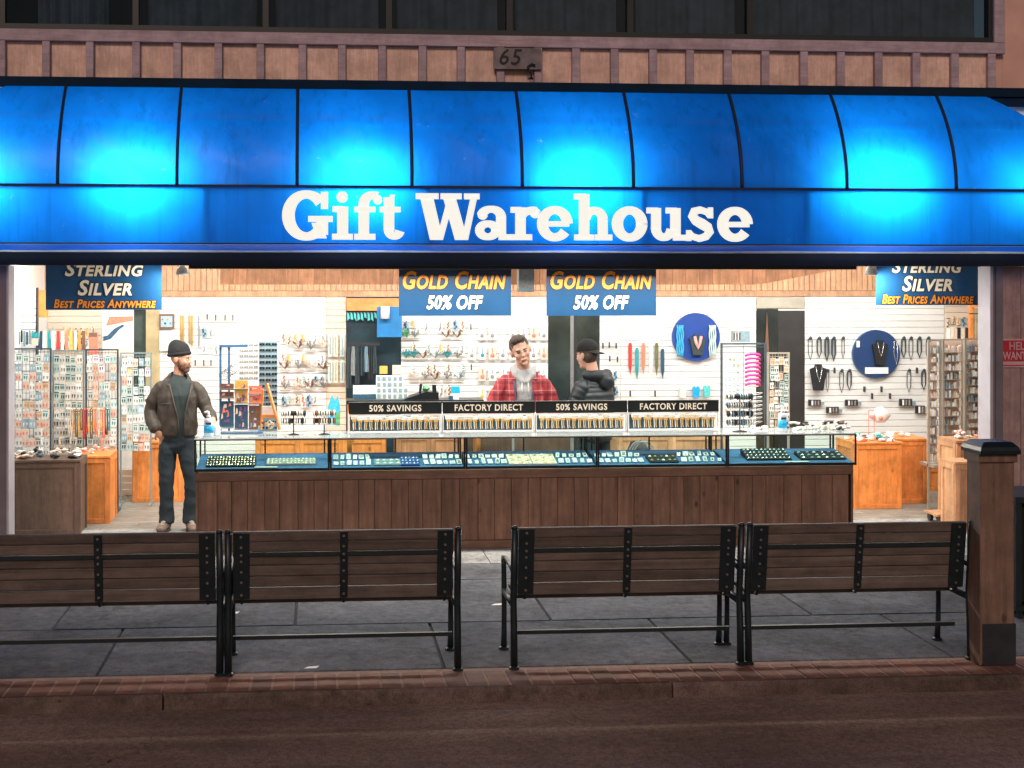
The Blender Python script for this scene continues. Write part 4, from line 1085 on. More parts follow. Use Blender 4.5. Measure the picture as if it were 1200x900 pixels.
for r, yy in enumerate((468.5, 462, 455.5, 449)):
    for c in range(6):
        if (r, c) in ((3, 5), (2, 5)): continue
        px_ = 441+c*6.3
        t = thing('watch_box', '%s grey watch box from the left, %s row up, on the back table' % (ORD[c], ORD[r]), 'watch box', P(px_+3, yy, 13.2), 'grey watch boxes stacked behind the chain racks')
        MB().box(wx(px_, 13.2), wx(px_+5.9, 13.2), 13.2, 13.26, ztab+.0005+r*.056, ztab+.0555+r*.056).build('box', 'card_mint' if (r+c) % 4 == 0 else 'card_white', t)
        MB().box(wx(px_+1, 13.2), wx(px_+5, 13.2), 13.197, 13.1995, ztab+.008+r*.056, ztab+.047+r*.056).build('window', 'c_steel', t)
pan(414, 441, 452.5, 462, 13.25, .12, 'card_mint', 'long_box', 'long pale box on a dark case left of the watch boxes', 'box')
pan(414, 441, 462.2, 469, 13.25, .12, 'c_navy', 'dark_case', 'dark case under the long pale box', 'case')
pan(445, 454, 429, 438, 15.2, .03, 'c_amber', 'orange_note', 'small orange card in front of the dark recess', 'card')
pan(460, 470, 428, 439, 15.3, .03, 'card_pink', 'pale_note', 'pale pink card right of the small orange card', 'card')
t = thing('blue_box', 'plain blue square board with a white roll fixed on its top edge', 'board', P(456, 394, 16.0))
MB().boxp(442, 471, 359.5, 395, 16.0, .08).build('panel', 'blue_box', t)
MB().cyl(P(451.3, 373.5, 15.95), P(451.3, 359, 15.95), .052, 14).build('roll', 'plastic_white', t, True)
# clothes hanging in the teal recess
rk = thing('clothes_rail', 'dark recess rail hung with pale and teal clothes', 'clothes rail', P(425, 404, 16.1))
MB().boxp(406, 445, 401, 405, 16.1, .03).build('rail', 'c_black', rk)
for k, (p, mt, yb) in enumerate(((409, 'c_slate', 455), (414, 'c_grey', 440), (419, 'c_slate', 450), (424, 'c_slate', 440), (429, 'c_steel', 436), (434, 'c_black', 445), (439, 'c_slate', 438))):
    m_ = MB(); X_ = wx(p, 16.1); Z0, Z1 = wz(p, yb, 16.1), wz(p, 406, 16.1); n = 7; vs = []
    for i in range(n):
        for z, f_ in ((Z1, .6), ((Z0+Z1)/2, 1), (Z0, 1.1)):
            vs.append((X_+(i/(n-1)-.5)*.055*f_, 16.11+.018*math.sin(i*2.1+k+z), z))
    m_.add(vs, [(i*3+j, i*3+3+j, i*3+4+j, i*3+1+j) for i in range(n-1) for j in (0, 1)]); m_.build('garment', mt, rk, True)
m_ = MB()
for k in range(9): m_.prism([(wx(407+k*4, 16.2)+.0, wz(410, 376-(k % 3)*2, 16.2)), (wx(410+k*4, 16.2), wz(410, 373+(k*7 % 5), 16.2)), (wx(409+k*4, 16.2), wz(410, 368, 16.2)), (wx(407+k*4, 16.2), wz(410, 366, 16.2))], 16.22, 16.23)
m_.build('light_garland', 'c_turquoise', rk)

# hanging signs
def sign(px0, px1, y0, y1, Y, lab, mat, lines, group):
    t = thing('hanging_sign', lab, 'sign', P((px0+px1)/2, y1, Y), group)
    pc = (px0+px1)/2
    MB().box(wx(px0, Y), wx(px1, Y), Y, Y+.012, wz(pc, y1, Y), wz(pc, y0, Y)).build('board', mat, t)
    for p in (px0+12, px1-12): MB().cyl((wx(p, Y), Y+.006, wz(pc, y0, Y)), (wx(p, Y), Y+.006, 2.9), .003, 5).build('cord', 'c_black', t)
    for (s_, a, b_, c, d, mt) in lines:
        for off, dy, mm in ((.060, -.002, 'ink'), (.030, -.005, mt)):  # ink pass is the dark outline behind each letter
            e = .9 if mm == 'ink' else 0
            text_mb(s_, wx(a-e, Y), wx(b_+e, Y), wz(pc, d+e, Y), wz(pc, c-e, Y), Y+dy, off=off, shear=.22, caps=.78, space=1.08).build('letter_outline' if mm == 'ink' else 'lettering', mm, t)
ST = 'silver'
sign(53.5, 189.5, 297, 363, 12.98, 'dark blue sterling silver sign hanging at the left end of the opening', 'blue_sign', [('Sterling', 76, 168, 307, 324, 'cream_letter'), ('Silver', 91, 155, 328, 346.5, 'cream_letter'), ('Best Prices Anywhere', 63, 183, 350.5, 361, 'gold_letter')], 'sterling silver signs')
sign(1027, 1148, 297, 357.5, 12.98, 'dark blue sterling silver sign hanging at the right end of the opening', 'blue_sign', [('Sterling', 1045, 1127, 304, 320, 'cream_letter'), ('Silver', 1057, 1116, 323, 341.5, 'cream_letter'), ('Best Prices Anywhere', 1033.5, 1141, 345, 356, 'gold_letter')], 'sterling silver signs')
sign(467.5, 599, 299, 370, 12.98, 'blue gold chain sign hanging left of the grey ceiling speaker', 'blue_sign_bright', [('Gold Chain', 472, 593, 317.5, 339, 'gold_letter'), ('50% OFF', 500, 566, 346, 362.5, 'cream_letter')], 'gold chain signs')
sign(640.5, 769, 299, 370, 12.98, 'blue gold chain sign hanging right of the grey ceiling speaker', 'blue_sign_bright', [('Gold Chain', 645, 764, 317.5, 339, 'gold_letter'), ('50% OFF', 672, 737, 346, 362.5, 'cream_letter')], 'gold chain signs')

# ================================================================== cabinets
def cabinet(px0, px1, pyt, Y, dep, lab, z1, mat='pine_orange', z0=0, name='wooden_cabinet', px1b=None, doors=1, side=None):
    X0, X1 = wx(px0, Y), wx(px1, Y)
    t = thing(name, lab, 'cabinet', ((X0+X1)/2, Y+dep/2, z0))
    MB().box(X0+.005, X1-.005, Y+.02, Y+dep, z0, z1-.028).build('carcass', mat, t)
    MB().bbox(X0-.008, X1+.008, Y-.008, Y+dep+.005, z1-.027, z1, .004).build('top', mat, t)
    fw = .05; dw = (X1-X0)/doors
    for k in range(doors):
        a, b_ = X0+dw*k, X0+dw*(k+1)
        m_ = MB(); m_.bbox(a, a+fw, Y, Y+.019, z0+.0, z1-.029, .003); m_.bbox(b_-fw, b_-.001, Y, Y+.019, z0, z1-.029, .003)
        m_.bbox(a+fw+.001, b_-fw-.001, Y, Y+.019, z1-.029-fw, z1-.029, .003); m_.bbox(a+fw+.001, b_-fw-.001, Y, Y+.019, z0, z0+fw, .003)
        m_.build('door_frame', mat, t)
        MB().box(a+fw+.002, b_-fw-.002, Y+.010, Y+.0195, z0+fw+.001, z1-.03-fw).build('door_panel', mat, t)
    # panelled right side
    for Xs, d_ in ((X1-.0045, .012), (X0-.0075, .012)):
        m_ = MB(); m_.box(Xs, Xs+d_, Y+.021, Y+.021+fw, z0, z1-.029); m_.box(Xs, Xs+d_, Y+dep-fw, Y+dep-.001, z0, z1-.029); m_.box(Xs, Xs+d_, Y+.022+fw, Y+dep-fw-.001, z1-.029-fw, z1-.029)
        m_.build('side_frame', mat, t)
    return t
cabinet(11, 93, 538, 13.45, .42, 'brown cabinet nearest the left jamb with dark trinkets on top', wz(50, 539, 13.45), 'brown_cabinet', doors=1)
cabinet(84, 128, 533, 14.05, .5, 'orange pine cabinet just behind the nearest brown one at left', wz(110, 534, 14.05))
cabinet(155.5, 214, 517, 15.4, .45, 'orange pine cabinet behind the standing man in the beanie', wz(180, 517, 15.4))
cabinet(300, 452, 512, 15.5, .5, 'orange pine cabinet seen through the left glass cases', wz(360, 512, 15.5), doors=3)
cabinet(465, 545, 505, 15.3, .5, 'reddish brown boarded cabinet seen through the second glass case', wz(500, 508, 15.3), 'pine_dark', doors=2)
cabinet(725, 850, 508, 15.5, .5, 'tan cabinet seen through the glass case right of the man in black', wz(800, 508, 15.5), 'pine_board', doors=2)
cabinet(1001, 1057, 517, 14.32, .5, 'bright orange pine cabinet right of the counter end', wz(1040, 518, 14.32))
cabinet(1050, 1087, 513, 14.65, .5, 'bright orange pine cabinet set back right of the counter', wz(1070, 514, 14.65))
cabinet(1086, 1113, 543, 15.5, .4, 'low orange cabinet under the right bronze grid rack', wz(1100, 545, 15.5))
cabinet(1121, 1160, 515, 13.3, .4, 'pale brown cabinet behind the wooden post, taller one', wz(1140, 516, 13.3), 'pine_board')
cabinet(1119.5, 1152, 540, 12.9, .3, 'pale brown cabinet nearest the right jamb, lower one', wz(1140, 541, 12.9), 'pine_board')
# backing board behind the staff side of the counter
t = thing('low_partition', 'low grey-brown board standing behind the middle glass case', 'partition', (wx(600, 13.4), 13.62, 0))
MB().box(wx(546, 13.6), wx(668, 13.6), 13.62, 13.64, .0, .98).build('board', 'brown_cabinet', t)
MB().box(wx(600, 13.6), wx(603, 13.6), 13.61, 13.6195, .0, .98).build('joint_strip', 'c_grey', t)
for p in (548, 665): MB().box(wx(p, 13.6)-.03, wx(p, 13.6)+.03, 13.641, 13.85, 0, .04).build('foot', 'brown_cabinet', t)

# heaps of trinkets (each piece its own thing where it can be picked out)
lm = {}
def trinket_mesh(i, mat, r):
    m_ = MB(); rg_ = random.Random(i*7+1)
    for q in range(3):
        c = (rg_.uniform(-.6, .6)*r, rg_.uniform(-.5, .5)*r, r*(.35+.25*q*rg_.random())); bm = bmesh.new(); bmesh.ops.create_icosphere(bm, subdivisions=1, radius=1)
        e = rg_.uniform(0, 6); ce, se = math.cos(e), math.sin(e); vs = []
        for v in bm.verts:
            k_ = r*.62*(1+.8*noise.noise(v.co*2.6+Vector((i*2.3+q*5, i, q)))); x_, y_, z_ = v.co.x*1.35*k_, v.co.y*.7*k_, v.co.z*.5*k_
            vs.append((c[0]+x_*ce-y_*se, c[1]+x_*se+y_*ce, max(0, c[2]+z_)))
        m_.add(vs, [tuple(v.index for v in f.verts) for f in bm.faces], q % 2); bm.free()
    return m_.mesh('trinket', [mat, 'card_white' if i % 2 else mat])
def lumpmesh(i, mat, r=.04):
    k = (i, mat)
    if k not in lm: lm[k] = trinket_mesh(i, mat, r)
    return lm[k]
def heap(px0, px1, Y, z, n, mats, where, dep=.3, r=(.7, 1.2), lift=.03, group=None):
    rgx = random.Random(hash(where) % 1 + n)
    xs = sorted(rgx.uniform(px0, px1) for _ in range(n))
    for k, p in enumerate(xs):
        s_ = rgx.uniform(*r); mt = mats[rgx.randrange(len(mats))]
        place(lumpmesh(rgx.randrange(5), mt), 'trinket', (wx(p, Y), Y+rgx.uniform(0, dep), z-.004+(lift if rgx.random() < .35 else 0)), '%s trinket from the left %s' % (ORD[k], where), 'trinket', group or ('trinkets '+where), rot=(0, 0, rgx.uniform(0, 6)), scale=(s_, s_, s_))
heap(14, 88, 13.5, wz(50, 539, 13.45), 22, ['c_black', 'c_black', 'c_navy', 'c_brown', 'c_cream', 'card_pink'], 'on the near left brown cabinet', .3, (1.0, 1.7), .03)
heap(90, 126, 14.15, wz(110, 534, 14.05), 9, ['c_pink', 'c_coral', 'card_white', 'card_pink'], 'on the second left cabinet', .3, (.7, 1.2))
heap(158, 185, 15.45, wz(180, 517, 15.4), 7, ['card_white', 'card_pink', 'card_blue'], 'on the cabinet behind the standing man', .2, (.8, 1.2))
heap(1003, 1052, 14.36, wz(1040, 518, 14.32), 26, ['card_white', 'c_white', 'card_blue', 'c_coral', 'c_brown', 'card_white', 'c_turquoise'], 'on the bright orange cabinet at right', .3, (.8, 1.5), .04)
heap(1054, 1084, 14.7, wz(1070, 514, 14.65), 7, ['card_pink', 'c_coral', 'card_white'], 'on the set back orange cabinet', .3, (.7, 1.1))
heap(930, 996, 12.75, zC, 26, ['c_white', 'card_white', 'c_brown', 'c_cream', 'card_pink', 'c_black'], 'at the right end of the counter top', .22, (.7, 1.1), .045)
heap(884, 910, 12.85, zC, 7, ['card_white', 'c_pink', 'card_pink', 'c_white'], 'beside the right pump bottle', .15, (.5, .9), .01)
heap(1124, 1155, 13.35, wz(1140, 516, 13.3), 8, ['c_pink', 'c_cream', 'c_coral', 'card_pink'], 'on the taller pale cabinet by the right jamb', .2, (.8, 1.5), .04)
t = thing('flamingo_toy', 'white and pink fluffy toy bird on a thin frame by the right cabinets', 'toy', P(1028, 505, 14.5))
mk('fluff', (.82, .74, .72), .9, 0, .1, 30, .4)
MB().lump(P(1032, 487, 14.5), .085, 0, 3, 2).build('body', 'fluff', t, True)
MB().lump(P(1022.5, 487, 14.5), .045, 0, 2, 1).build('wing', 'c_pink', t, True)
MB().lump(P(1032, 490, 14.4), .026, 0, 1, 1).build('beak', 'c_coral', t, True)
m_ = MB()
for p in (1018, 1024.5): m_.cyl(P(p, 481, 14.52), P(p, 512, 14.52), .004, 5)
m_.cyl(P(1018, 481, 14.52), P(1024.5, 481, 14.52), .004, 5); m_.build('frame', 'c_coral', t)
# dolly on the floor
t = thing('furniture_dolly', 'small wooden dolly on black castors on the floor by the right cabinets', 'dolly', (wx(1108, 13.3), 13.4, 0))
MB().box(wx(1098, 13.3), wx(1126, 13.3), 13.3, 13.6, .085, .105).build('deck', 'pine_board', t)
for p in (1102, 1112, 1122):
    for yy in (13.34, 13.56): MB().cyl((wx(p, 13.3), yy, .042), (wx(p, 13.3)+.03, yy, .042), .04, 12).build('castor', 'c_black', t)
# dark bag on the cabinet behind the right cases
t = thing('black_bag', 'black strappy bag on the floor cabinet behind the second case from the right', 'bag', (wx(748, 14.4), 14.4, 0))
MB().lump((wx(748, 14.4), 14.45, .55), .2, 0, 9, 3, (.7, .5, 1.0)).build('body', 'c_black', t, True)
for k in range(3):
    c = Vector((wx(746+k*3, 14.4), 14.3, .62)); MB().tube([c+Vector((.11*math.cos(a), -.02, .14*math.sin(a))) for a in [q*math.pi/7 for q in range(14)]], .008, 5, 0, True).build('strap', 'c_grey', t, True)
sb = thing('stool', 'low stool under the black bag behind the glass cases', 'stool', (wx(748, 14.4), 14.45, 0))
MB().box(wx(748, 14.4)-.16, wx(748, 14.4)+.16, 14.3, 14.6, .33, .36).build('seat', 'pine_board', sb)
for sx_ in (-.14, .11):
    for sy_ in (14.31, 14.56): MB().box(wx(748, 14.4)+sx_, wx(748, 14.4)+sx_+.03, sy_, sy_+.03, 0, .329).build('leg', 'pine_board', sb)

# ================================================================== grid racks with jewellery cards
cardm = []
for q, (cb1, cb2) in enumerate((('card_white', 'c_teal'), ('card_white', 'c_brown'), ('card_pink', 'c_coral'), ('card_mint', 'c_black'), ('card_blue', 'c_white'), ('card_white', 'c_grey'), ('card_pink', 'gold'), ('card_white', 'c_black'), ('card_mint', 'c_steel'), ('card_white', 'c_purple'))):
    m_ = MB(); m_.box(-.5, .5, 0, .07, 0, 1, 0)
    rg = random.Random(q)
    for sgn in (-1, 1):
        x = sgn*(.2+.04*(q % 3)); m_.add([(x-.13, -.02, .62), (x+.13, -.02, .62), (x+.1+rg.uniform(-.05, .05), -.05, .35), (x, -.03, rg.uniform(.1, .22)), (x-.1, -.05, .35)], [(0, 1, 2, 3, 4)], 1)
    m_.add([(-.4, -.01, .78), (.4, -.01, .78), (.4, -.01, .88), (-.4, -.01, .88)], [(0, 1, 2, 3)], 1 if q % 3 == 0 else 0)
    cardm.append(m_.mesh('jewellery_card', [cb1, cb2]))
def grid_rack(px0, px1, py0, py1, Y, nc, nr, lab, short, frame, pal, foot=True, fill=.93, aspect=.92):
    pc = (px0+px1)/2
    X0, X1 = wx(px0, Y), wx(px1, Y); Z1 = wz(pc, py0, Y); Z0 = wz(pc, py1, Y)
    t = thing('grid_rack', lab, 'display rack', ((X0+X1)/2, Y, 0), 'wire grid racks of jewellery cards')
    m_ = MB()
    for X in (X0, X1-.018): m_.box(X, X+.018, Y-.012, Y+.012, 0, Z1)
    m_.box(X0, X1, Y-.01, Y+.01, Z1-.016, Z1+.001); m_.build('frame', frame, t)
    m_ = MB(); n = nc*2
    for k in range(1, n): m_.box(X0+(X1-X0)*k/n-.002, X0+(X1-X0)*k/n+.002, Y+.0, Y+.004, Z0, Z1-.02)
    for k in range(nr+1): m_.box(X0+.02, X1-.02, Y-.006, Y-.001, Z0+(Z1-.04-Z0)*k/nr-.003, Z0+(Z1-.04-Z0)*k/nr+.003)
    m_.build('wire_grid', frame, t)
    for dx in (X0, X1-.018): MB().box(dx, dx+.018, Y-.16, Y+.2, 0, .025).build('foot', frame, t)
    cw = (X1-X0-.04)/nc; ch = (Z1-.05-Z0)/nr
    for r in range(nr):
        for c in range(nc):
            if random.random() > fill: continue
            s_ = random.uniform(.8, 1.02)
            place(random.choice(pal), 'jewellery_card', (X0+.02+cw*(c+.5)+random.uniform(-.006, .006), Y-.016-random.uniform(0, .03), Z1-.05-ch*(r+1)+random.uniform(-.006, .004)),
                  '%s card from the left, %s row down, on the %s' % (ORD[c], ORD[r], short), 'jewellery card', 'jewellery cards on the grid racks', rot=(R(random.uniform(-8, 8)), R(random.uniform(-5, 5)), R(random.uniform(-15, 15))), scale=(cw*1.0*s_, .07, ch*.98*s_*aspect/.92))
    return t
W = [cardm[i] for i in (0, 1, 4, 5, 8, 9, 2, 6)]
WP = [cardm[i] for i in (2, 6, 2, 4, 4, 0, 5)]
WM = [cardm[i] for i in (3, 8, 3, 7, 1, 5, 3)]
grid_rack(9, 60.5, 408, 534, 14.55, 6, 11, 'leftmost grid rack of pink and blue earring cards beside the left jamb', 'leftmost grid rack', 'wire_dark', WP)
grid_rack(61.5, 99, 410, 532, 14.7, 5, 11, 'second grid rack from the left with dark butterfly-like earrings', 'second grid rack', 'wire_grey', WM)
grid_rack(100, 139, 409, 532, 14.75, 5, 11, 'third grid rack from the left behind the strung bead necklaces', 'third grid rack', 'wire_dark', W)
grid_rack(140.5, 178, 413, 528, 15.2, 5, 10, 'pale grid rack directly left of the man in the beanie', 'rack beside the beanie man', 'wire_grey', W+WM)
grid_rack(844.5, 898, 402, 503, 13.35, 1, 1, 'dark blue grid rack with a column of magenta sunglasses on the counter', 'dark blue rack', 'wire_dark', W, fill=0)
grid_rack(899, 925, 413, 500, 13.8, 4, 9, 'cream grid rack of small cards behind the right pump bottle', 'cream grid rack', 'wire_tan', [cardm[i] for i in (1, 6, 7, 3)])
WT = [cardm[i] for i in (1, 6, 3, 7, 8, 6)]
def stuff_rack(px0, px1, py0, py1, Y, nc, nr, lab, frame, dens=1):
    t = thing('bronze_grid_rack', lab, 'display rack', ((wx(px0, Y)+wx(px1, Y))/2, Y, 0), 'bronze racks at the right end of the shop')
    X0, X1 = wx(px0, Y), wx(px1, Y); pc = (px0+px1)/2; Z1 = wz(pc, py0, Y); Z0 = wz(pc, py1, Y)
    m_ = MB()
    for X in (X0, X1-.02): m_.box(X, X+.02, Y-.012, Y+.012, 0, Z1)
    m_.box(X0, X1, Y-.011, Y+.011, Z1, Z1+.016); m_.build('frame', frame, t)
    MB().box(X0, X1, Y-.15, Y+.2, Z0-.06, Z0-.03).build('base_shelf', frame, t)
    MB().box(X0+.02, X1-.02, Y+.06, Y+.065, Z0, Z1-.01).build('back_mesh', 'card_pink' if dens else 'card_white', t)
    ch = (Z1-Z0-.03)/nr
    for r in range(nr):
        zz = Z1-.03-ch*(r+1)
        MB().box(X0+.02, X1-.02, Y-.012, Y+.05, zz-.006, zz).build('shelf_wire', frame, t)
        m_ = MB()
        for c in range(nc*2):
            if random.random() < .12: continue
            x = X0+.025+(X1-X0-.05)*(c+.5)/(nc*2); w_ = (X1-X0-.05)/nc/2*.42; h_ = ch*random.uniform(.35, .82)
            m_.box(x-w_, x+w_, Y-.01+random.uniform(0, .03), Y+.035, zz+.001, zz+h_, random.choice((0, 0, 1, 2, 3, 4, 4)))
        o_ = m_.build('merchandise_row', ['c_cream', 'c_grey', 'card_pink', 'c_steel', 'card_white'], t)
    return t
stuff_rack(1087, 1103, 400, 540, 14.25, 3, 13, 'narrow bronze rack, leftmost of the three at the right end', 'wire_tan')
stuff_rack(1104, 1129, 399, 540, 14.2, 5, 13, 'bronze rack in the middle of the three at the right end', 'wire_tan')
stuff_rack(1130, 1165, 398, 540, 14.1, 6, 14, 'bronze rack of brown bracelets against the right jamb', 'wire_tan')

# magenta sunglasses column and goods on the dark blue rack
k_ = ppm(872, 13.34)
for r in range(8):
    Z = wz(882, 417+r*4.9, 13.3); X = wx(882, 13.3)
    t = thing('magenta_sunglasses', '%s pair from the top in the column of magenta sunglasses' % ORD[r], 'sunglasses', (X, 13.3, Z), 'magenta sunglasses stacked on the dark rack')
    arc = [(X+.072*math.cos(a), 13.3-.03*math.sin(a), Z+.02*math.sin(a)) for a in [math.pi*q/8 for q in range(9)]]
    MB().tube(arc, .0125, 6).build('frame', 'c_magenta', t, True)
    MB().tube([(X-.05, 13.275, Z-.008), (X-.02, 13.27, Z-.012), (X+.02, 13.27, Z-.012), (X+.05, 13.275, Z-.008)], .008, 6).build('lens', 'c_pink', t, True)
for c in range(5):
    for r in range(9):
        p = 851+c*4.6
        if c > 3: continue
        place(cardm[(c*3+r*7) % 10], 'jewellery_card', (wx(p, 13.3), 13.3, wz(p, 424+r*7.5, 13.3)), '%s small card from the left, %s row down, beside the magenta sunglasses' % (ORD[c], ORD[r]), 'jewellery card', 'small cards on the dark rack', scale=(.033, .05, .045), rot=(0, 0, R(20)))
t = thing('striped_scarves', 'black and white spiral bracelets hanging below the magenta sunglasses', 'bracelets', P(885, 500, 13.32))
for k in range(16):
    Z = wz(886, 462+k*2.4, 13.3); X = wx(886, 13.3)
    MB().tube([(X+.07*math.cos(a), 13.32-.02*math.sin(a), Z+.012*math.sin(a)+.012*math.cos(a)) for a in [math.pi*2*q/10 for q in range(10)]], .004, 5, 0, True).build('bracelet', 'c_black' if k % 2 else 'c_white', t, True)
t = thing('watch_stack', 'two grey patterned boxes standing on top of the dark blue rack', 'boxes', P(869, 401, 13.4))
MB().boxp(859, 868, 388, 401, 13.36, .07).build('left_box', 'c_grey', t); MB().boxp(868.3, 879, 388, 401, 13.36, .07).build('right_box', 'c_steel', t)
for k in range(5): MB().boxp(860+k*1.6, 861+k*1.6, 390+k % 2, 398, 13.355, .004).build('stripe', 'c_white' if k % 2 else 'c_black', t)
# beads over the racks
t0 = thing('bead_rail', 'thin rail in front of the left grid racks holding bead strands', 'rail', P(104, 479, 14.5))
MB().cyl(P(78, 479.5, 14.5), P(129, 479.5, 14.5), .005, 6).build('rail', 'chrome', t0)
for k, mt in enumerate(['cream', 'cream', 'orange', 'olive', 'amber', 'olive', 'red', 'red', 'amber', 'olive', 'orange', 'coral', 'cream', 'amber', 'coral', 'black', 'teal']):
    p = 81+k*2.9; q = P(p, 480, 14.48); L = .26+.05*math.sin(k*2.3)
    t = MB().tube([q+Vector((-.011, 0, -L*.5)), q+Vector((-.012, -.008, 0)), q+Vector((0, -.01, .01)), q+Vector((.012, -.008, 0)), q+Vector((.011, 0, -L*.5)), q+Vector((.007, 0, -L)), q+Vector((-.006, 0, -L*.98))], .0075, 6, 0, True).build('bead_strand', 'c_'+mt, None, True)
    tagp(t, '%s %s bead strand from the left on the rail over the left racks' % (ORD[k], mt), 'bead necklace', 'bead strands on the rail')

# ================================================================== things on the back wall
YA = YB-.03
def loop_me(w_, h, r, mat, tag=True, dense=1):
    m_ = MB()
    for q in range(dense):
        a = .006*q
        m_.tube([(-w_+a, 0, -.03), (-w_*.5, -.004, 0), (w_*.5, -.004, 0), (w_-a, 0, -.03), (w_-a*.5, 0, -h*.7), (0, -.003*q, -h), (-w_+a*.5, 0, -h*.7)], r, 6, 0, True)
    if tag: m_.lump((0, -.01, -.005), .026, 1, 3, 1, (1, .5, 1))
    return m_.mesh('necklace', [mat, 'c_slate'], smooth=False)
def hang(me, name, p, py, lab, cat, group, Y=YA): return place(me, name, P(p, py, Y), lab, cat, group)
dk = [loop_me(.024, .27, .0055, 'c_slate'), loop_me(.026, .24, .0075, 'c_slate', True, 2), loop_me(.022, .28, .010, 'c_slate', True, 2), loop_me(.016, .26, .0045, 'c_black')]
for k, (p, v) in enumerate(((949.5, 0), (960, 1), (969, 2), (977, 2), (988, 3), (1059, 1), (1067.5, 0), (1077.5, 1), (1088, 2))):
    hang(dk[v], 'necklace', p, 396, '%s necklace from the left in the upper row right of the dark doorway' % ORD[k], 'necklace', 'dark necklaces hung on the right back wall')
for k, (p, v) in enumerate(((969.8, 3), (986.3, 0), (995.3, 1), (1065.2, 0), (1082.5, 1))):
    hang(dk[v], 'necklace', p, 434, '%s necklace from the left in the lower row on the right back wall' % ORD[k], 'necklace', 'dark necklaces hung on the right back wall')
for k, (p, mt, y0, h) in enumerate(((738.5, 'red', 402, .38), (746.5, 'teal', 408, .38), (754, 'coral', 402, .37), (762.5, 'white', 403, .39), (769.5, 'olive', 402, .39), (776.5, 'navy', 409, .36))):
    me = loop_me(.014, h, .009, 'c_'+mt, False, 3)
    hang(me, 'bead_hank', p, y0, 'thick %s bead hank, %s from the left beside the blue disc' % (mt, ORD[k]), 'bead hank', 'bead hanks left of the blue disc')
pg = MB(); pg.box(-.005, .005, -.05, 0, -.035, .035); pgm = pg.mesh('wall_hook', 'c_black')
pegs = [(1012, 456), (1032, 456), (1021, 464), (1042, 464), (977, 434), (1073.5, 434), (738, 461), (767, 461), (706, 405), (721.5, 405), (713.5, 404), (714, 420), (723, 421),
        (243, 371), (253, 372), (264, 372), (273, 372), (229, 425), (239, 425), (247.5, 425), (551.5, 383), (552, 430)]
for k, (a, b_) in enumerate(pegs):
    where = 'under the right disc' if 1000 < a < 1060 else 'among the right wall necklaces' if a > 900 else 'under the bead hanks' if b_ == 461 else 'on the white column left of the bead hanks' if a > 700 else 'on the left slatted wall above the man' if b_ < 380 else 'beside the face of the man in the beanie' if a < 300 else 'beside the earring cards'
    hang(pgm, 'wall_hook', a, b_, 'small dark display hook %s, the %s one' % (where, ORD[k % 20]), 'hook', 'display hooks on the slatted walls')
# discs
def bust(c, h, w_, mat, par, nk, r=.005, nm=None):
    m_ = MB(); m_.prism([(c.x-w_*.5, c.z+h*.32), (c.x-w_*.28, c.z-h*.5), (c.x+w_*.28, c.z-h*.5), (c.x+w_*.5, c.z+h*.32), (c.x+w_*.22, c.z+h*.38), (c.x+w_*.17, c.z+h*.5), (c.x-w_*.17, c.z+h*.5), (c.x-w_*.22, c.z+h*.38)], c.y-.05, c.y)
    m_.build('bust', mat, par)
    MB().tube([(c.x-w_*.2, c.y-.055, c.z+h*.42), (c.x-w_*.12, c.y-.06, c.z+h*.1), (c.x, c.y-.062, c.z-h*.18), (c.x+w_*.12, c.y-.06, c.z+h*.1), (c.x+w_*.2, c.y-.055, c.z+h*.42)], r, 6).build('necklace', nk, par, True)
YD = YB-.06
t = thing('blue_disc', 'blue round wall plaque with pink necklace and turquoise strands, left one', 'wall plaque', P(816, 395, YD), 'round blue display plaques')
c = P(816, 395, YD); rr = 28.3/ppm(816, YD); MB().disc(c, rr, .045).build('disc', 'disc_blue', t); MB().disc(c+Vector((0, .046, 0)), rr+.004, .01).build('rim', 'c_cream', t)
bust(P(816.5, 404, YD-.002), .25, .20, 'c_slate', t, 'c_pink', .019)
for p, mt in ((797, 'c_sky'), (835, 'card_mint')):
    m_ = MB()
    for q in range(4): m_.tube([P(p-3.3+q*2.2+.5*math.sin(j*1.9+q), 381+j*4.6, YD-.018-.004*(q % 2)) for j in range(9)], .0095, 6)
    m_.build('strand_bundle', mt, t, True)
t = thing('navy_disc', 'navy round wall plaque with black bust and silver necklace, right one', 'wall plaque', P(1027.5, 415, YD), 'round blue display plaques')
c = P(1027.5, 415, YD); MB().disc(c, 28.3/ppm(1027, YD), .045).build('disc', 'disc_navy', t); MB().disc(c+Vector((0, .046, 0)), 28.3/ppm(1027, YD)+.004, .01).build('rim', 'card_blue', t)
bust(P(1030, 413, YD-.002), .30, .19, 'black_velvet', t, 'silver')
MB().boxp(1014, 1041, 430.5, 438, YD-.012, .01).build('name_strip', 'card_white', t)
MB().boxp(1004, 1007.5, 399.5, 407, YD-.012, .01).build('tag', 'card_white', t)
m_ = MB(); m_.tube([P(a, b_, YD-.01) for a, b_ in ((1048, 400), (1047.5, 415), (1050.5, 428), (1052, 415), (1051, 400))], .006, 6, 0, True); m_.build('necklace', 'silver', t, True)
t = thing('necklace_bust', 'black necklace bust with a silver chain on the right back wall', 'necklace bust', P(958, 457, YD)); bust(P(958, 442, YD), .32, .20, 'black_velvet', t, 'silver', .006)
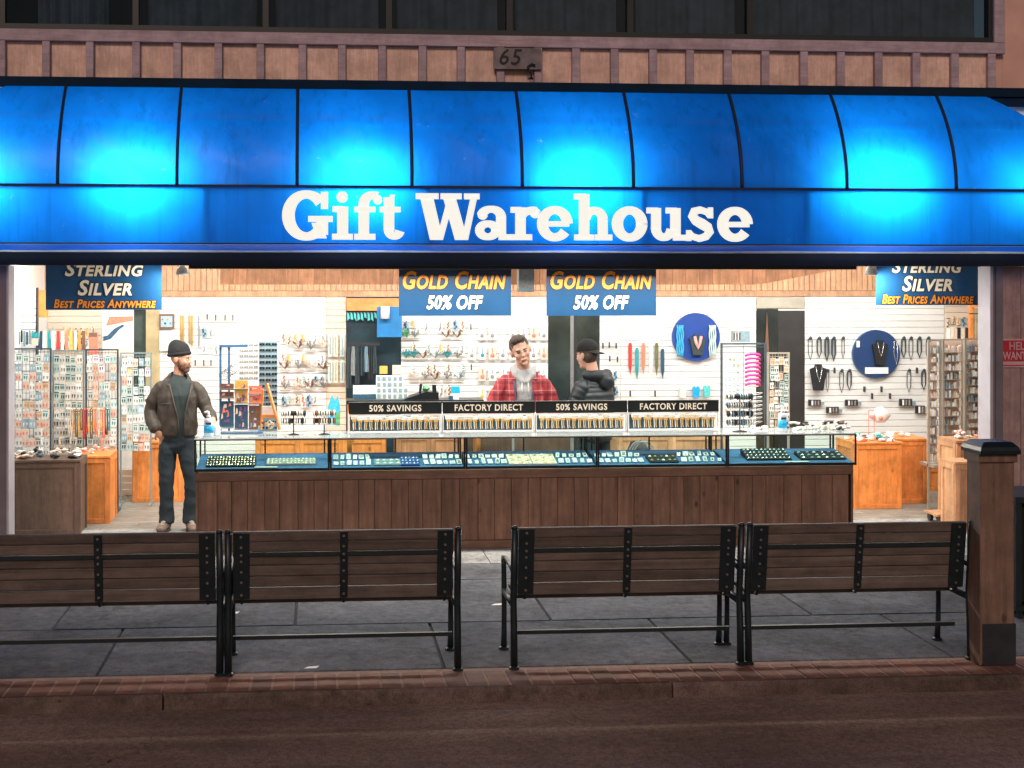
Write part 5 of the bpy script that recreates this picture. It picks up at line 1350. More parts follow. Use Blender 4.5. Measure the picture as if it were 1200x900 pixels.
# bracelet cards on the right wall
for k, (a, b_, c_, d_) in enumerate(((948, 468.5, 966, 475.5), (969, 477, 987, 484), (991, 468.5, 1009.5, 475.5), (1054.5, 467.5, 1073, 475.5), (1073.5, 475.5, 1084, 484.5))):
    t = thing('bracelet_card', '%s black bracelet card from the left, low on the right back wall' % ORD[k], 'bracelet card', P((a+c_)/2, d_, YA), 'black bracelet cards on the right back wall')
    MB().boxp(a, c_-4 if k < 4 else c_, b_, d_, YA-.03, .03).build('card', 'c_black', t)
    if k < 4: MB().boxp(c_-4, c_, b_+2.5, d_-1, YA-.03, .02).build('end_tab', 'c_steel', t)
    for q in range(3): MB().boxp(a+3+q*3.6, a+5+q*3.6, b_+1, d_-.5, YA-.036, .005).build('bead', 'silver' if q else 'c_white', t)
# small bags
for k, (a, b_, mt, nm) in enumerate(((799.5, 459, 'card_mint', 'first pale green'), (815, 459, 'plastic_blue', 'bright blue'), (827.5, 458, 'c_turquoise', 'second green'))):
    m_ = MB(); z = P(a, b_, YA); m_.prism([(z.x-.035, z.z-.07), (z.x+.035, z.z-.07), (z.x+.042, z.z+.055), (z.x+.02, z.z+.07), (z.x, z.z+.045), (z.x-.02, z.z+.07), (z.x-.042, z.z+.055)], YA-.04, YA-.005)
    tagp(m_.build('gift_pouch', mt), '%s small pouch on the wall above the rightmost factory direct header' % nm, 'pouch', 'small pouches under the blue disc')
# earring cards behind the shopkeeper
ec = []
for q, (a, b_) in enumerate((('card_white', 'c_grey'), ('card_pink', 'c_coral'), ('card_white', 'c_brown'), ('card_white', 'c_teal'), ('card_white', 'c_amber'))):
    m_ = MB(); m_.box(-.043, .043, -.006, 0, 0, .155, 0); m_.box(-.043, .043, -.02, 0, -.012, -.001, 2)
    rg = random.Random(q+20)
    m_.lump((0, -.018, .05), .028, 1, q, 1, (.9, .4, 1.0)); m_.box(-.005, .005, -.012, -.006, .08, .135, 1)
    ec.append(m_.mesh('earring_card', [a, b_, 'wire_tan']))
for r, yy in enumerate((398, 421, 446, 469)):
    for c in range(8):
        p = 565+(c-1)*12.1 if True else 0
        if c == 0 and r not in (1,): continue
        if r == 0 and c == 3: continue
        v = 1 if (r, c) in ((1, 2), (0, 6), (3, 2), (2, 1), (1, 7)) else random.choice((0, 2, 0, 3, 0, 4))
        place(ec[v], 'earring_card', P(p, yy, YA), '%s earring card from the left in the %s row behind the shopkeeper' % (ORD[c], ORD[r]), 'earring card', 'earring cards behind the shopkeeper', rot=(0, R(random.uniform(-3, 3)), 0))
# earring tufts (fans of hanging pieces)
tm = []
for q, mt in enumerate(('c_grey', 'c_teal', 'c_brown', 'c_green', 'card_pink', 'c_steel')):
    m_ = MB(); rg = random.Random(q)
    for j in range(7):
        a = rg.uniform(-.9, .9); m_.cyl((0, -.01, -.03), (.055*math.sin(a), -.015-.01*j, -.03+.07*math.cos(a)), .0026, 5, m=0)
        m_.lump((.045*math.sin(a), -.02, -.03+.045*math.cos(a)), .011, 1 if j % 3 else 0, j, 0)
    m_.box(-.035, .035, -.01, 0, -.045, -.036, 2)
    tm.append(m_.mesh('earring_spray', [mt, 'c_cream' if q not in (1, 3) else mt, 'wire_tan']))
rows_ = [(391, ((477, 3), (486, 0), (523, 2), (536, 2))), (415, ((476, 1), (485, 1), (496, 2), (510, 5), (524, 1), (536, 0))), (440, ((485, 4), (498, 0), (510, 2), (524, 0), (538, 5)))]
for r, (yy, L) in enumerate(rows_):
    for k, (p, v) in enumerate(L):
        place(tm[v], 'earring_spray', P(p, yy, YA), '%s earring spray from the left, %s row, right of the blue board' % (ORD[k], ORD[r]), 'earrings', 'earring sprays on the middle back wall', scale=(1.6, 1, 1.5))
for r, yy in enumerate((404, 428, 452)):
    for k, p in enumerate((334, 350, 364, 379)):
        if (r, k) in ((0, 0),): continue
        place(tm[(4, 2, 0)[(r+k) % 3]], 'earring_spray', P(p, yy+random.uniform(-3, 3), YA), '%s pale earring spray from the left, %s row over the bracelet stands' % (ORD[k], ORD[r]), 'earrings', 'earring sprays on the left back wall', scale=(1.75, 1, 1.6))
# tall pale chain cards on the narrow column
for r in range(2):
    for k, (p, mt) in enumerate(((387, 'card_mint'), (393.5, 'c_cream'), (401, 'card_mint'))):
        t = thing('long_chain_card', '%s long pale chain card from the left, %s row on the narrow cream column' % (ORD[k], ('upper', 'lower')[r]), 'chain card', P(p, 419+r*31, YA), 'long chain cards on the cream column')
        MB().boxp(p-2.6, p+2.6, 391+r*31, 418+r*31, YA-.02, .012).build('card', mt, t)
        MB().tube([P(p, 394+r*31+j*3, YA-.026) for j in range(8)], .005, 5).build('chain', 'silver' if k != 1 else 'gold', t)
# left part of the back wall: framed bits and hanging chains
t = thing('framed_display', 'small dark framed display of rings above the beanie', 'frame', P(195, 385, YA))
MB().boxp(186.5, 204, 368, 385, YA-.02, .02).build('frame', 'c_brown', t); MB().boxp(188.5, 202, 370.5, 383, YA-.024, .003).build('insert', 'card_blue', t)
for k in range(4): MB().lump(P(190.5+k*3, 374+(k % 2)*5, YA-.026), .014, 0, k).build('ring', ('silver', 'c_black', 'c_amber', 'c_steel')[k], t)
pan(187, 204, 391, 411, YA-.02, .015, 'card_white', 'white_chart', 'white card pinned crooked below the small framed display', 'card')
for k, (p, yb) in enumerate(((212, 405), (214.5, 403), (222, 404), (225, 406), (233, 407))):
    t = MB().tube([P(p-.7, 371, YA), P(p, 369, YA), P(p+.7, 371, YA), P(p+.6, yb-3, YA), P(p, yb, YA), P(p-.6, yb-3, YA)], .006, 5, 0, True).build('hanging_chain', 'gold' if k != 4 else 'silver', None, True)
    tagp(t, '%s long chain from the left hanging on the wall above the man in the beanie' % ORD[k], 'chain', 'long chains above the man in the beanie')
# left area: poster, red tag box, goods above the grid racks
YO = 15.9
t = thing('wall_poster', 'large poster with a red band, white shape and dark diagonal behind the left racks', 'poster', P(139, 412, YO))
MB().boxp(120.5, 156.5, 370, 418, YO, .015).build('sheet', 'card_white', t)
pp = lambda L, m, nm, d: MB().prism([(P(a, b_, YO).x, P(a, b_, YO).z) for a, b_ in L], YO-.003-d, YO-.001-d).build(nm, m, t)
pp([(124, 382), (156, 376), (156, 370.5), (128, 371)], 'c_coral', 'red_band', .0)
pp([(121, 408), (156, 406), (156, 388), (146, 384), (136, 390), (126, 397)], 'card_mint', 'grey_field', .0005)
pp([(121, 400), (130, 397), (140, 386), (146, 382), (144, 380), (134, 385), (126, 393), (121, 394)], 'c_navy', 'dark_diagonal', .002)
pp([(121, 417), (156, 417), (156, 407), (121, 410)], 'card_pink', 'pale_base', .003)
t = thing('red_tag_box', 'bright red hanging card box above the third grid rack', 'box', P(109, 402, 15.0))
MB().boxp(104, 114.5, 395, 416, 15.0, .05).build('box', 'c_coral', t); MB().boxp(104, 113.5, 390, 395, 15.0, .03).build('top_tag', 'c_brown', t)
YL = 14.9
bl = ['c_navy', 'c_grey', 'c_teal', 'c_black', 'c_steel']
for k in range(9):
    p = 14.5+k*3.2; yb = 400+((k*5) % 7)
    t = MB().boxp(p, p+2.1, 387+(k % 3), yb, YL, .02).build('hanging_pendant', bl[k % 5]); tagp(t, '%s dark pendant from the left on the tall slat panel' % ORD[k], 'pendant', 'dark pendants on the tall slat panel')
pan(37, 45, 390, 396, YL-.02, .04, 'c_teal', 'teal_case', 'small teal case hung at the edge of the tall slat panel', 'case')
pan(37.5, 44, 396.5, 405, YL-.02, .03, 'card_pink', 'pale_pouch', 'pale pouch hanging under the small teal case', 'pouch')
for k, (p, mt) in enumerate(((48, 'c_navy'), (52, 'card_white'), (57, 'c_teal'), (63, 'card_white'), (68, 'c_red'), (73, 'card_white'), (78, 'c_coral'), (83, 'c_amber'), (88, 'c_cream'), (93, 'c_orange'), (98, 'c_brown'))):
    q = P(p, 388, 15.1)
    t = MB(); t.prism([(q.x-.012, q.z), (q.x-.03+.01*(k % 3), q.z-.2), (q.x+.012+.01*(k % 3), q.z-.21), (q.x+.014, q.z)], 15.1, 15.115)
    tagp(t.build('hanging_ribbon', mt), '%s ribbon-like strap from the left above the left grid racks' % ORD[k], 'strap', 'straps hung above the left racks')
# upper right corner: window with shade and small goods
t = thing('shop_window', 'narrow window with orange frame in the far right corner of the shop', 'window', P(1150, 398, 15.6))
MB().boxp(1137, 1141, 360, 400, 15.6, .05).build('frame_side', 'pine_orange', t); MB().boxp(1137, 1165, 355, 360, 15.598, .05).build('frame_head', 'pine_orange', t)
MB().boxp(1141.3, 1166, 361, 400, 15.62, .02).build('blind', 'tan_board', t)
for k in range(4): MB().boxp(1143+k*6, 1144+k*6, 361, 400, 15.61, .008).build('blind_fold', 'beige_board', t)
MB().boxp(1136, 1164, 367, 368.2, 15.5, .01).build('rod', 'c_black', t)
for k, (p, mt) in enumerate(((1112, 'card_white'), (1116, 'c_cream'), (1120, 'card_pink'), (1124, 'c_black'), (1128, 'c_cream'), (1134, 'c_black'))):
    pan(p-1.6, p+1.8+(2 if k == 5 else 0), 385-(k % 2), 397, 15.9, .03, mt, 'hanging_packet', '%s packet from the left above the bronze racks' % ORD[k], 'packet', 'packets above the bronze racks')
# grey rod seen at the foot of the left slat wall etc.

# ================================================================== people
def loft(mb, pts, ref=(1, 0, 0), n=16, cap=.6):
    ref = Vector(ref); P_ = [Vector(p[:3]) for p in pts]; L = len(pts); rings = []
    def ring(c, t, a, b):
        u = ref-t*ref.dot(t)
        if u.length < .15: u = Vector((0, 1, 0))-t*t.y
        u.normalize(); w_ = t.cross(u)
        return [c+u*a*math.cos(2*math.pi*k/n)+w_*b*math.sin(2*math.pi*k/n) for k in range(n)]
    for i in range(L):
        t = (P_[min(i+1, L-1)]-P_[max(i-1, 0)]).normalized(); a = pts[i][3]; b = pts[i][4] if len(pts[i]) > 4 else a
        if i == 0: rings.append(ring(P_[0]-t*min(a, b)*cap, t, a*.55, b*.55))
        rings.append(ring(P_[i], t, a, b))
        if i == L-1: rings.append(ring(P_[i]+t*min(a, b)*cap, t, a*.55, b*.55))
    vs = [v for r in rings for v in r]; m = len(rings)
    fs = [(i*n+k, i*n+(k+1) % n, (i+1)*n+(k+1) % n, (i+1)*n+k) for i in range(m-1) for k in range(n)]
    fs += [tuple(range(n))[::-1], tuple(range((m-1)*n, m*n))]
    mb.add(vs, fs)
def ell(mb, c, r, mat=None, seg=16):
    bm = bmesh.new(); bmesh.ops.create_uvsphere(bm, u_segments=seg, v_segments=seg*2//3, radius=1)
    mt = mat or Matrix()
    vs = [mt @ (Vector(c)+Vector((v.co.x*r[0], v.co.y*r[1], v.co.z*r[2]))) for v in bm.verts]
    mb.add(vs, [tuple(v.index for v in f.verts) for f in bm.faces]); bm.free()
def remesh(mb, name, mat, parent, voxel=.009, smooth=3, folds=0, fscale=9, cut=None, fdir=(1, 1, 1), seed=0):
    me = mb.mesh('tmp', mat); ob = bpy.data.objects.new('tmp', me); COL.objects.link(ob)
    m = ob.modifiers.new('r', 'REMESH'); m.mode = 'VOXEL'; m.voxel_size = voxel
    if smooth: s_ = ob.modifiers.new('s', 'SMOOTH'); s_.iterations = smooth; s_.factor = .5
    dg = bpy.context.evaluated_depsgraph_get(); out = bpy.data.meshes.new_from_object(ob.evaluated_get(dg))
    bpy.data.objects.remove(ob); bpy.data.meshes.remove(me)
    if folds:
        bm = bmesh.new(); bm.from_mesh(out); bm.normal_update()
        for v in bm.verts:
            c = v.co; q = Vector((c.x*fdir[0], c.y*fdir[1], c.z*fdir[2]))*fscale+Vector((seed, 0, 0))
            d = noise.noise(q)+.5*noise.noise(q*2.1)
            ridge = 1-abs(noise.noise(q*1.2+Vector((5, 2, 1))))*2.2
            v.co = c+v.normal*folds*(d*.7+ridge*.6)
        bm.to_mesh(out); bm.free()
    if cut:
        bm = bmesh.new(); bm.from_mesh(out)
        dead = [f for f in bm.faces if cut(f.calc_center_median())]
        bmesh.ops.delete(bm, geom=dead, context='FACES'); bm.to_mesh(out); bm.free()
    out.materials.clear(); out.materials.append(M[mat] if isinstance(mat, str) else mat)
    out.polygons.foreach_set('use_smooth', [True]*len(out.polygons))
    o = bpy.data.objects.new(name, out); COL.objects.link(o); o.parent = parent
    return o
def solid(mb, name, mat, parent, smooth=True):
    o = bpy.data.objects.new(name, mb.mesh(name, mat, smooth=smooth)); COL.objects.link(o); o.parent = parent; return o
mk('skin', (.56, .29, .20), .5, 0, .1, 12, .05)
mk('skin_pale', (.66, .39, .29), .5, 0, .1, 12, .05)
mk('lip', (.36, .10, .08), .45); mk('eye_dark', (.02, .015, .012), .2); mk('eye_white', (.7, .68, .65), .3)
mk('beard', (.13, .065, .04), .9, 0, .4, 60, .5, .004)
mk('hair_brown', (.085, .062, .05), .7, 0, .4, 50, .5, .004)
mk('knit_black', (.012, .013, .015), .95, 0, .3, 60, .6, .004, 90)
mk('jacket_brown', (.046, .038, .030), .62, 0, .32, 7, .35, .004, 60)
mk('shirt_dark', (.022, .036, .038), .85, 0, .2, 10)
mk('jeans', (.015, .028, .038), .85, 0, .35, 6, .3, .003, 120)
mk('shoe_tan', (.15, .105, .08), .6, 0, .3, 14); mk('sole', (.03, .028, .026), .7)
mk('hoodie_grey', (.42, .45, .46), .9, 0, .12, 8, .2, .003, 80)
mk('puffer_black', (.008, .015, .020), .5, 0, .3, 6)
def plaid():
    m, t, b = nodes('plaid_red'); tc = t.nodes.new('ShaderNodeTexCoord'); sx_ = t.nodes.new('ShaderNodeSeparateXYZ'); t.links.new(tc.outputs['Object'], sx_.inputs[0])
    def stripe(o, freq, lo, hi, ph=0):
        a = t.nodes.new('ShaderNodeMath'); a.operation = 'MULTIPLY_ADD'; a.inputs[1].default_value = freq; a.inputs[2].default_value = ph; t.links.new(o, a.inputs[0])
        f = t.nodes.new('ShaderNodeMath'); f.operation = 'FRACT'; t.links.new(a.outputs[0], f.inputs[0])
        r = t.nodes.new('ShaderNodeValToRGB'); r.color_ramp.interpolation = 'CONSTANT'; e = r.color_ramp.elements
        e[0].position = 0; e[0].color = (0, 0, 0, 1); e[1].position = lo; e[1].color = (1, 1, 1, 1); n_ = e.new(hi); n_.color = (0, 0, 0, 1)
        t.links.new(f.outputs[0], r.inputs[0]); return r.outputs[0]
    mp, _ = coords(t, rnd=False); n = noise_n(t, mp, 14, 4)
    c = mix(t, ramp(t, n, .3, .7), (.34, .035, .045), (.50, .07, .08))
    for o, fr, ph in ((sx_.outputs['X'], 9, .2), (sx_.outputs['Z'], 8, .1)):
        c = mix(t, stripe(o, fr, .3, .52, ph), c, mix(t, .45, c, (.06, .01, .02)))
        c = mix(t, stripe(o, fr, .72, .80, ph), c, mix(t, .35, c, (.75, .5, .5)))
    t.links.new(c, b.inputs['Base Color']); b.inputs['Roughness'].default_value = .85
plaid()
def head(mb, root, mt, skin_hair=None, beard=False, smile=False, s=1.0):
    hm = mt @ Matrix.Scale(s, 4)
    E = lambda c, r: ell(mb, c, r, hm)
    E((0, .012, .03), (.076, .096, .102)); E((0, -.028, -.02), (.063, .066, .085)); E((0, -.036, -.083), (.046, .048, .038))
    E((0, -.080, .025), (.05, .014, .012)); E((.034, -.066, -.025), (.026, .024, .026)); E((-.034, -.066, -.025), (.026, .024, .026))
    E((0, -.093, -.004), (.009, .015, .024)); E((0, -.103, -.028), (.015, .015, .011)); E((0, -.088, -.066), (.027, .013, .009)); E((0, -.079, -.105), (.02, .014, .014))
    for sx_ in (-1, 1): E((sx_*.078, .012, -.01), (.011, .022, .032)); E((sx_*.083, .018, .0), (.008, .018, .02))
    for sx_ in (-1, 1):
        q = MB(); ell(q, (sx_*.029, -.0865, .002), (.0135, .008, .0065 if not smile else .0045), hm, 10); solid(q, 'eye', 'eye_white' if not smile else 'eye_dark', root)
        q = MB(); ell(q, (sx_*.029+.003, -.0935, .002), (.0055, .003, .0055 if not smile else .003), hm, 8); solid(q, 'pupil', 'eye_dark', root)
        q = MB(); ell(q, (sx_*.031, -.094, .021), (.02, .006, .0045), hm, 8); solid(q, 'eyebrow', 'hair_brown' if not beard else 'beard', root)
    q = MB(); ell(q, (0, -.0985, -.067), (.021 if not smile else .025, .005, .0055 if not smile else .008), hm, 10); solid(q, 'mouth', 'lip', root)
    if smile: q = MB(); ell(q, (0, -.1005, -.0655), (.016, .003, .003), hm, 10); solid(q, 'teeth', 'eye_white', root)
    return hm
def hand(mb, wrist, d, palm_n, s=1.0, curl=.4, right=True):
    # d: direction of the fingers, palm_n: palm normal
    d = Vector(d).normalized(); n = Vector(palm_n); n = (n-d*n.dot(d)).normalized(); sd_ = d.cross(n)*(1 if right else -1)
    W_ = Vector(wrist)
    loft(mb, [(*(W_), .026*s, .020*s), (*(W_+d*.045*s), .038*s, .016*s), (*(W_+d*.085*s), .040*s, .014*s)], sd_, 12)
    for k, (o, ln) in enumerate(((-.030, .062), (-.010, .074), (.010, .070), (.030, .054))):
        b0 = W_+d*.085*s+sd_*o*s; dd = d.copy(); pts = [(*b0, .0095*s)]; p = b0
        for j in range(3):
            dd = (dd+n*curl*(.6+.15*k)).normalized(); p = p+dd*ln*s/3*1.05; pts.append((*p, (.009-.0009*j)*s))
        loft(mb, pts, sd_, 8)
    b0 = W_+d*.03*s-sd_*.032*s; p1 = b0+(d*.6-sd_*.7+n*.2).normalized()*.035*s; p2 = p1+(d*.9-sd_*.2+n*.3).normalized()*.032*s
    loft(mb, [(*b0, .014*s), (*p1, .0115*s), (*p2, .0095*s)], sd_, 8)
def shoes(root, feet, z0=0):
    for (x, y, yaw) in feet:
        mt = Matrix.Translation((x, y, 0)) @ Matrix.Rotation(yaw, 4, 'Z')
        q = MB(); loft(q, [(0, .07, .055, .043, .045), (0, .02, .06, .043, .055), (0, -.06, .052, .047, .042), (0, -.13, .045, .050, .034), (0, -.18, .04, .040, .026)], (1, 0, 0), 14)
        ell(q, (0, .035, .09), (.046, .055, .05)); q.v = [mt @ v for v in q.v]
        sh_ = remesh(q, 'shoe', 'shoe_tan', root, .008, 3)
        q = MB(); q.lathe([(.05, .002), (.053, .004), (.053, .024), (.048, .026)], (0, 0, 0), 20); q.v = [mt @ Vector((v.x*.98, v.y*2.75-.055, v.z)) for v in q.v]; solid(q, 'sole', 'sole', sh_)
        for j in range(3): q = MB(); q.tube([mt @ Vector((-.022, -.065-.022*j, .098-.010*j)), mt @ Vector((0, -.07-.022*j, .106-.010*j)), mt @ Vector((.022, -.065-.022*j, .098-.010*j))], .004, 5); solid(q, 'lace', 'c_cream', sh_)

# --- the man standing at the left in a beanie
YM = 13.62
m1 = thing('person', 'man in black beanie and open brown jacket standing left of the counter, looking right', 'person', (wx(208, YM), YM, 0))
hm = Matrix.Translation((.035, -.02, 1.692)) @ Matrix.Rotation(R(68), 4, 'Z') @ Matrix.Rotation(R(4), 4, 'X')
b = MB()
hm1 = head(b, m1, hm, beard=True, s=1.03)
loft(b, [(-.0, .02, 1.44, .065), (.01, .01, 1.53, .058), (.025, -.005, 1.62, .056)])
loft(b, [(0, 0, .90, .15, .10), (0, .0, 1.1, .14, .10), (0, 0, 1.3, .15, .10), (0, .01, 1.42, .12, .07)])
loft(b, [(-.14, 0, 1.39, .045), (-.19, .015, 1.35, .042), (-.265, .045, 1.165, .042), (-.24, -.04, 1.06, .036), (-.195, -.10, .99, .03)])
loft(b, [(.14, 0, 1.39, .045), (.195, .0, 1.35, .042), (.282, .0, 1.18, .042), (.345, -.16, 1.12, .034), (.365, -.24, 1.11, .028)])
hand(b, (.366, -.245, 1.11), (.15, -.8, -.35), (-.3, -.3, -.9), 1.0, .35)
hand(b, (-.195, -.10, .99), (.62, .25, -.75), (0, .9, 0), .95, .2)
for sx_, kx, ax in ((-.095, -.115, -.115), (.10, .15, .125)):
    loft(b, [(sx_, .0, .90, .085), (sx_*1.1, -.0, .70, .075), (kx, -.015, .48, .052), (kx, .01, .3, .05), (ax, .02, .10, .036), (ax, -.02, .055, .035)])
remesh(b, 'body', 'skin', m1, .0075, 2)
q = MB(); ell(q, (0, -.034, -.070), (.060, .062, .052), hm1); ell(q, (0, -.062, -.10), (.038, .034, .030), hm1); loft(q, [tuple(hm1 @ Vector((-.069, -.0, -.0)))+(.012,), tuple(hm1 @ Vector((-.060, -.03, -.05)))+(.02,), tuple(hm1 @ Vector((0, -.06, -.09)))+(.03,), tuple(hm1 @ Vector((.060, -.03, -.05)))+(.02,), tuple(hm1 @ Vector((.069, 0, 0)))+(.012,)]); loft(q, [tuple(hm1 @ Vector((x_, -.092, -.052-abs(x_)*.5)))+(.008,) for x_ in (-.03, -.015, 0, .015, .03)])
remesh(q, 'beard', 'beard', m1, .006, 1, .003, 60)
q = MB(); ell(q, (0, .024, .058), (.096, .114, .112), hm1); ell(q, (0, .055, .095), (.078, .082, .085), hm1)
remesh(q, 'beanie', 'knit_black', m1, .008, 2, .003, 22, cut=lambda c: (hm1.inverted() @ c).z < .028-.18*(hm1.inverted() @ c).y)
q = MB(); ring_ = []
for k in range(24):
    a = 2*math.pi*k/24; v = Vector((.086*math.cos(a), .020+.104*math.sin(a), .048-.19*(.020+.104*math.sin(a)))); ring_.append(hm1 @ v)
q.tube(ring_, .017, 8, 0, True); solid(q, 'beanie_fold', 'knit_black', m1)
q = MB(); loft(q, [(0, -.01, .93, .165, .115), (0, -.012, 1.15, .165, .12), (0, -.01, 1.33, .185, .125), (0, .0, 1.45, .16, .095), (.0, .0, 1.50, .085, .075)])
remesh(q, 'shirt', 'shirt_dark', m1, .009, 3, .006, 7, None, (1.6, 1, .5))
q = MB()
loft(q, [(0, .0, .945, .190, .140), (0, 0, 1.02, .198, .15), (0, .0, 1.18, .190, .148), (0, .0, 1.32, .198, .143), (0, .01, 1.40, .185, .125), (0, .015, 1.46, .155, .105), (.0, .015, 1.50, .115, .09), (.0, .015, 1.54, .09, .085)], cap=.25)
loft(q, [(-.15, .01, 1.415, .066), (-.198, .02, 1.365, .068), (-.238, .035, 1.27, .066), (-.268, .045, 1.165, .063), (-.245, -.03, 1.08, .060), (-.20, -.10, 1.01, .055)])
loft(q, [(.15, .01, 1.415, .066), (.205, .01, 1.365, .068), (.250, .0, 1.27, .066), (.285, -.005, 1.185, .063), (.325, -.10, 1.145, .057), (.355, -.20, 1.115, .050)])
def jc(c):
    if c.y > -.02: return False
    if c.z > 1.47: return abs(c.x-.02) < .075
    w_ = .022+.085*max(0, (c.z-1.12)/.35)
    return abs(c.x-.055+.03*(c.z-1.0)) < w_ and c.y < -.06
remesh(q, 'jacket', 'jacket_brown', m1, .009, 3, .011, 8, jc, (1.3, 1, .8), 3)
for sx_ in (-1, 1):
    q = MB(); e = [(.055+sx_*.03-.03*(z-1.0)+sx_*.085*max(0, (z-1.12)/.35), -.163+(.03 if z > 1.3 else 0)+max(0, z-1.36)*.35, z) for z in (.93, 1.05, 1.15, 1.25, 1.35, 1.45)]
    q.tube(e, .008, 6); solid(q, 'zip_edge', 'jacket_brown', m1)
q = MB(); q.tube([(-.16, -.135, 1.26), (-.10, -.158, 1.262), (-.06, -.165, 1.26)], .006, 5); solid(q, 'pocket_seam', 'c_black', m1)
q = MB(); q.tube([(.13, -.150, 1.27), (.17, -.138, 1.27), (.20, -.115, 1.268)], .006, 5); solid(q, 'pocket_seam', 'c_black', m1)
q = MB(); loft(q, [(-.10, .055, 1.47, .035), (-.06, .085, 1.52, .04), (0, .10, 1.54, .042), (.06, .085, 1.52, .04), (.10, .03, 1.48, .035), (.085, -.05, 1.44, .022)]); loft(q, [(-.10, .055, 1.47, .035), (-.11, -.02, 1.47, .028), (-.07, -.09, 1.42, .02)]); remesh(q, 'collar', 'jacket_brown', m1, .009, 2, .004, 12)
q = MB()
loft(q, [(0, 0, .99, .155, .115), (0, 0, .90, .162, .120), (0, .0, .83, .152, .11)])
for sx_, kx, ax in ((-.088, -.105, -.108), (.090, .140, .125)):
    loft(q, [(sx_, .0, .90, .090, .102), (sx_*1.12, -.0, .70, .083, .094), (kx, -.02, .50, .071, .080), (kx, -.005, .34, .066, .074), (ax, .01, .16, .070, .080), (ax, .0, .075, .075, .088)], cap=.15)
remesh(q, 'jeans', 'jeans', m1, .009, 3, .011, 7, lambda c: c.z < .055, (1, 1, 1.3), 8)
shoes(m1, [(-.115, -.02, R(-12)), (.13, -.03, R(14))])

# --- shopkeeper
YM2 = 14.02
m2 = thing('person', 'smiling short haired shopkeeper in red plaid overshirt and grey hoodie behind the counter', 'person', (wx(613, YM2), YM2, 0))
hm = Matrix.Translation((-.045, -.10, 1.765)) @ Matrix.Rotation(R(8), 4, 'Z') @ Matrix.Rotation(R(17), 4, 'Y') @ Matrix.Rotation(R(14), 4, 'X')
hm = Matrix.Translation((-.040, -.10, 1.742)) @ Matrix.Rotation(R(-2), 4, 'Z') @ Matrix.Rotation(R(-17), 4, 'Y') @ Matrix.Rotation(R(5), 4, 'X') @ Matrix.Scale(1.07, 4, (1, 0, 0))
b = MB(); hm2 = head(b, m2, hm, smile=True, s=1.2)
loft(b, [(0, .0, 1.45, .075), (.0, -.03, 1.56, .070), (-.02, -.07, 1.66, .068)])
loft(b, [(0, .03, .9, .15, .10), (0, .02, 1.1, .14, .10), (0, 0, 1.35, .16, .10), (0, -.01, 1.44, .13, .07)])
for sx_ in (-1, 1):
    loft(b, [(sx_*.15, 0, 1.42, .050), (sx_*.22, .0, 1.36, .050), (sx_*.30, -.02, 1.18, .045), (sx_*.29, -.20, 1.06, .034), (sx_*.28, -.28, 1.03, .028)])
    hand(b, (sx_*.28, -.28, 1.03), (-sx_*.2, -.9, -.1), (0, -.2, -1), 1, .25, sx_ > 0)
    loft(b, [(sx_*.10, .03, .92, .09), (sx_*.11, .03, .7, .078), (sx_*.12, .02, .5, .056), (sx_*.12, .04, .3, .052), (sx_*.12, .05, .1, .038), (sx_*.12, .02, .055, .036)])
remesh(b, 'body', 'skin_pale', m2, .0075, 2)
q = MB(); ell(q, (0, .025, .048), (.081, .100, .092), hm2); ell(q, (-.005, -.038, .108), (.062, .052, .032), hm2); ell(q, (0, .055, -.01), (.077, .058, .06), hm2)
remesh(q, 'hair', 'hair_brown', m2, .007, 1, .004, 40)
q = MB(); ell(q, (0, -.034, -.082), (.048, .050, .040), hm2); remesh(q, 'stubble', mk('stubble', (.46, .26, .19), .8, 0, .3, 60), m2, .007, 1)
q = MB(); loft(q, [(0, .0, .95, .17, .12), (0, 0, 1.15, .165, .125), (0, -.01, 1.35, .18, .13), (0, -.01, 1.46, .16, .10), (0, -.02, 1.55, .095, .085)])
loft(q, [(-.085, -.075, 1.50, .036), (-.10, .0, 1.545, .04), (-.05, .075, 1.57, .05), (.05, .075, 1.57, .05), (.10, .0, 1.545, .04), (.085, -.075, 1.49, .032), (.02, -.125, 1.42, .022)]); loft(q, [(-.085, -.075, 1.49, .032), (-.02, -.125, 1.42, .022)])
remesh(q, 'hoodie', 'hoodie_grey', m2, .009, 2, .007, 9)
for sx_ in (-1, 1): q = MB(); q.tube([(sx_*.03, -.13, 1.43), (sx_*.035, -.148, 1.36), (sx_*.03, -.15, 1.29)], .005, 6); solid(q, 'drawstring', 'c_white', m2)
q = MB(); q.tube([(-.07, -.147, 1.24), (-.03, -.155, 1.25), (.0, -.156, 1.245), (.04, -.154, 1.25), (.08, -.146, 1.245)], .006, 5); solid(q, 'chest_print', 'c_grey', m2)
q = MB(); loft(q, [(0, .0, .88, .215, .145), (0, 0, 1.1, .215, .15), (0, .0, 1.32, .225, .15), (0, .0, 1.42, .205, .13), (0, .01, 1.49, .14, .10), (0, .02, 1.53, .10, .07)], cap=.2)
for sx_ in (-1, 1): loft(q, [(sx_*.15, 0, 1.43, .072), (sx_*.225, .0, 1.375, .077), (sx_*.275, -.0, 1.27, .075), (sx_*.31, -.02, 1.17, .074), (sx_*.31, -.12, 1.11, .068), (sx_*.295, -.23, 1.055, .058)])
remesh(q, 'plaid_overshirt', 'plaid_red', m2, .009, 2, .012, 8, lambda c: c.y < -.03 and abs(c.x+.01) < .075+.03*max(0, c.z-1.2) and c.z < 1.6 or (c.z > 1.50 and c.y < -.02 and abs(c.x) < .10), (1.2, 1, .9), 5)
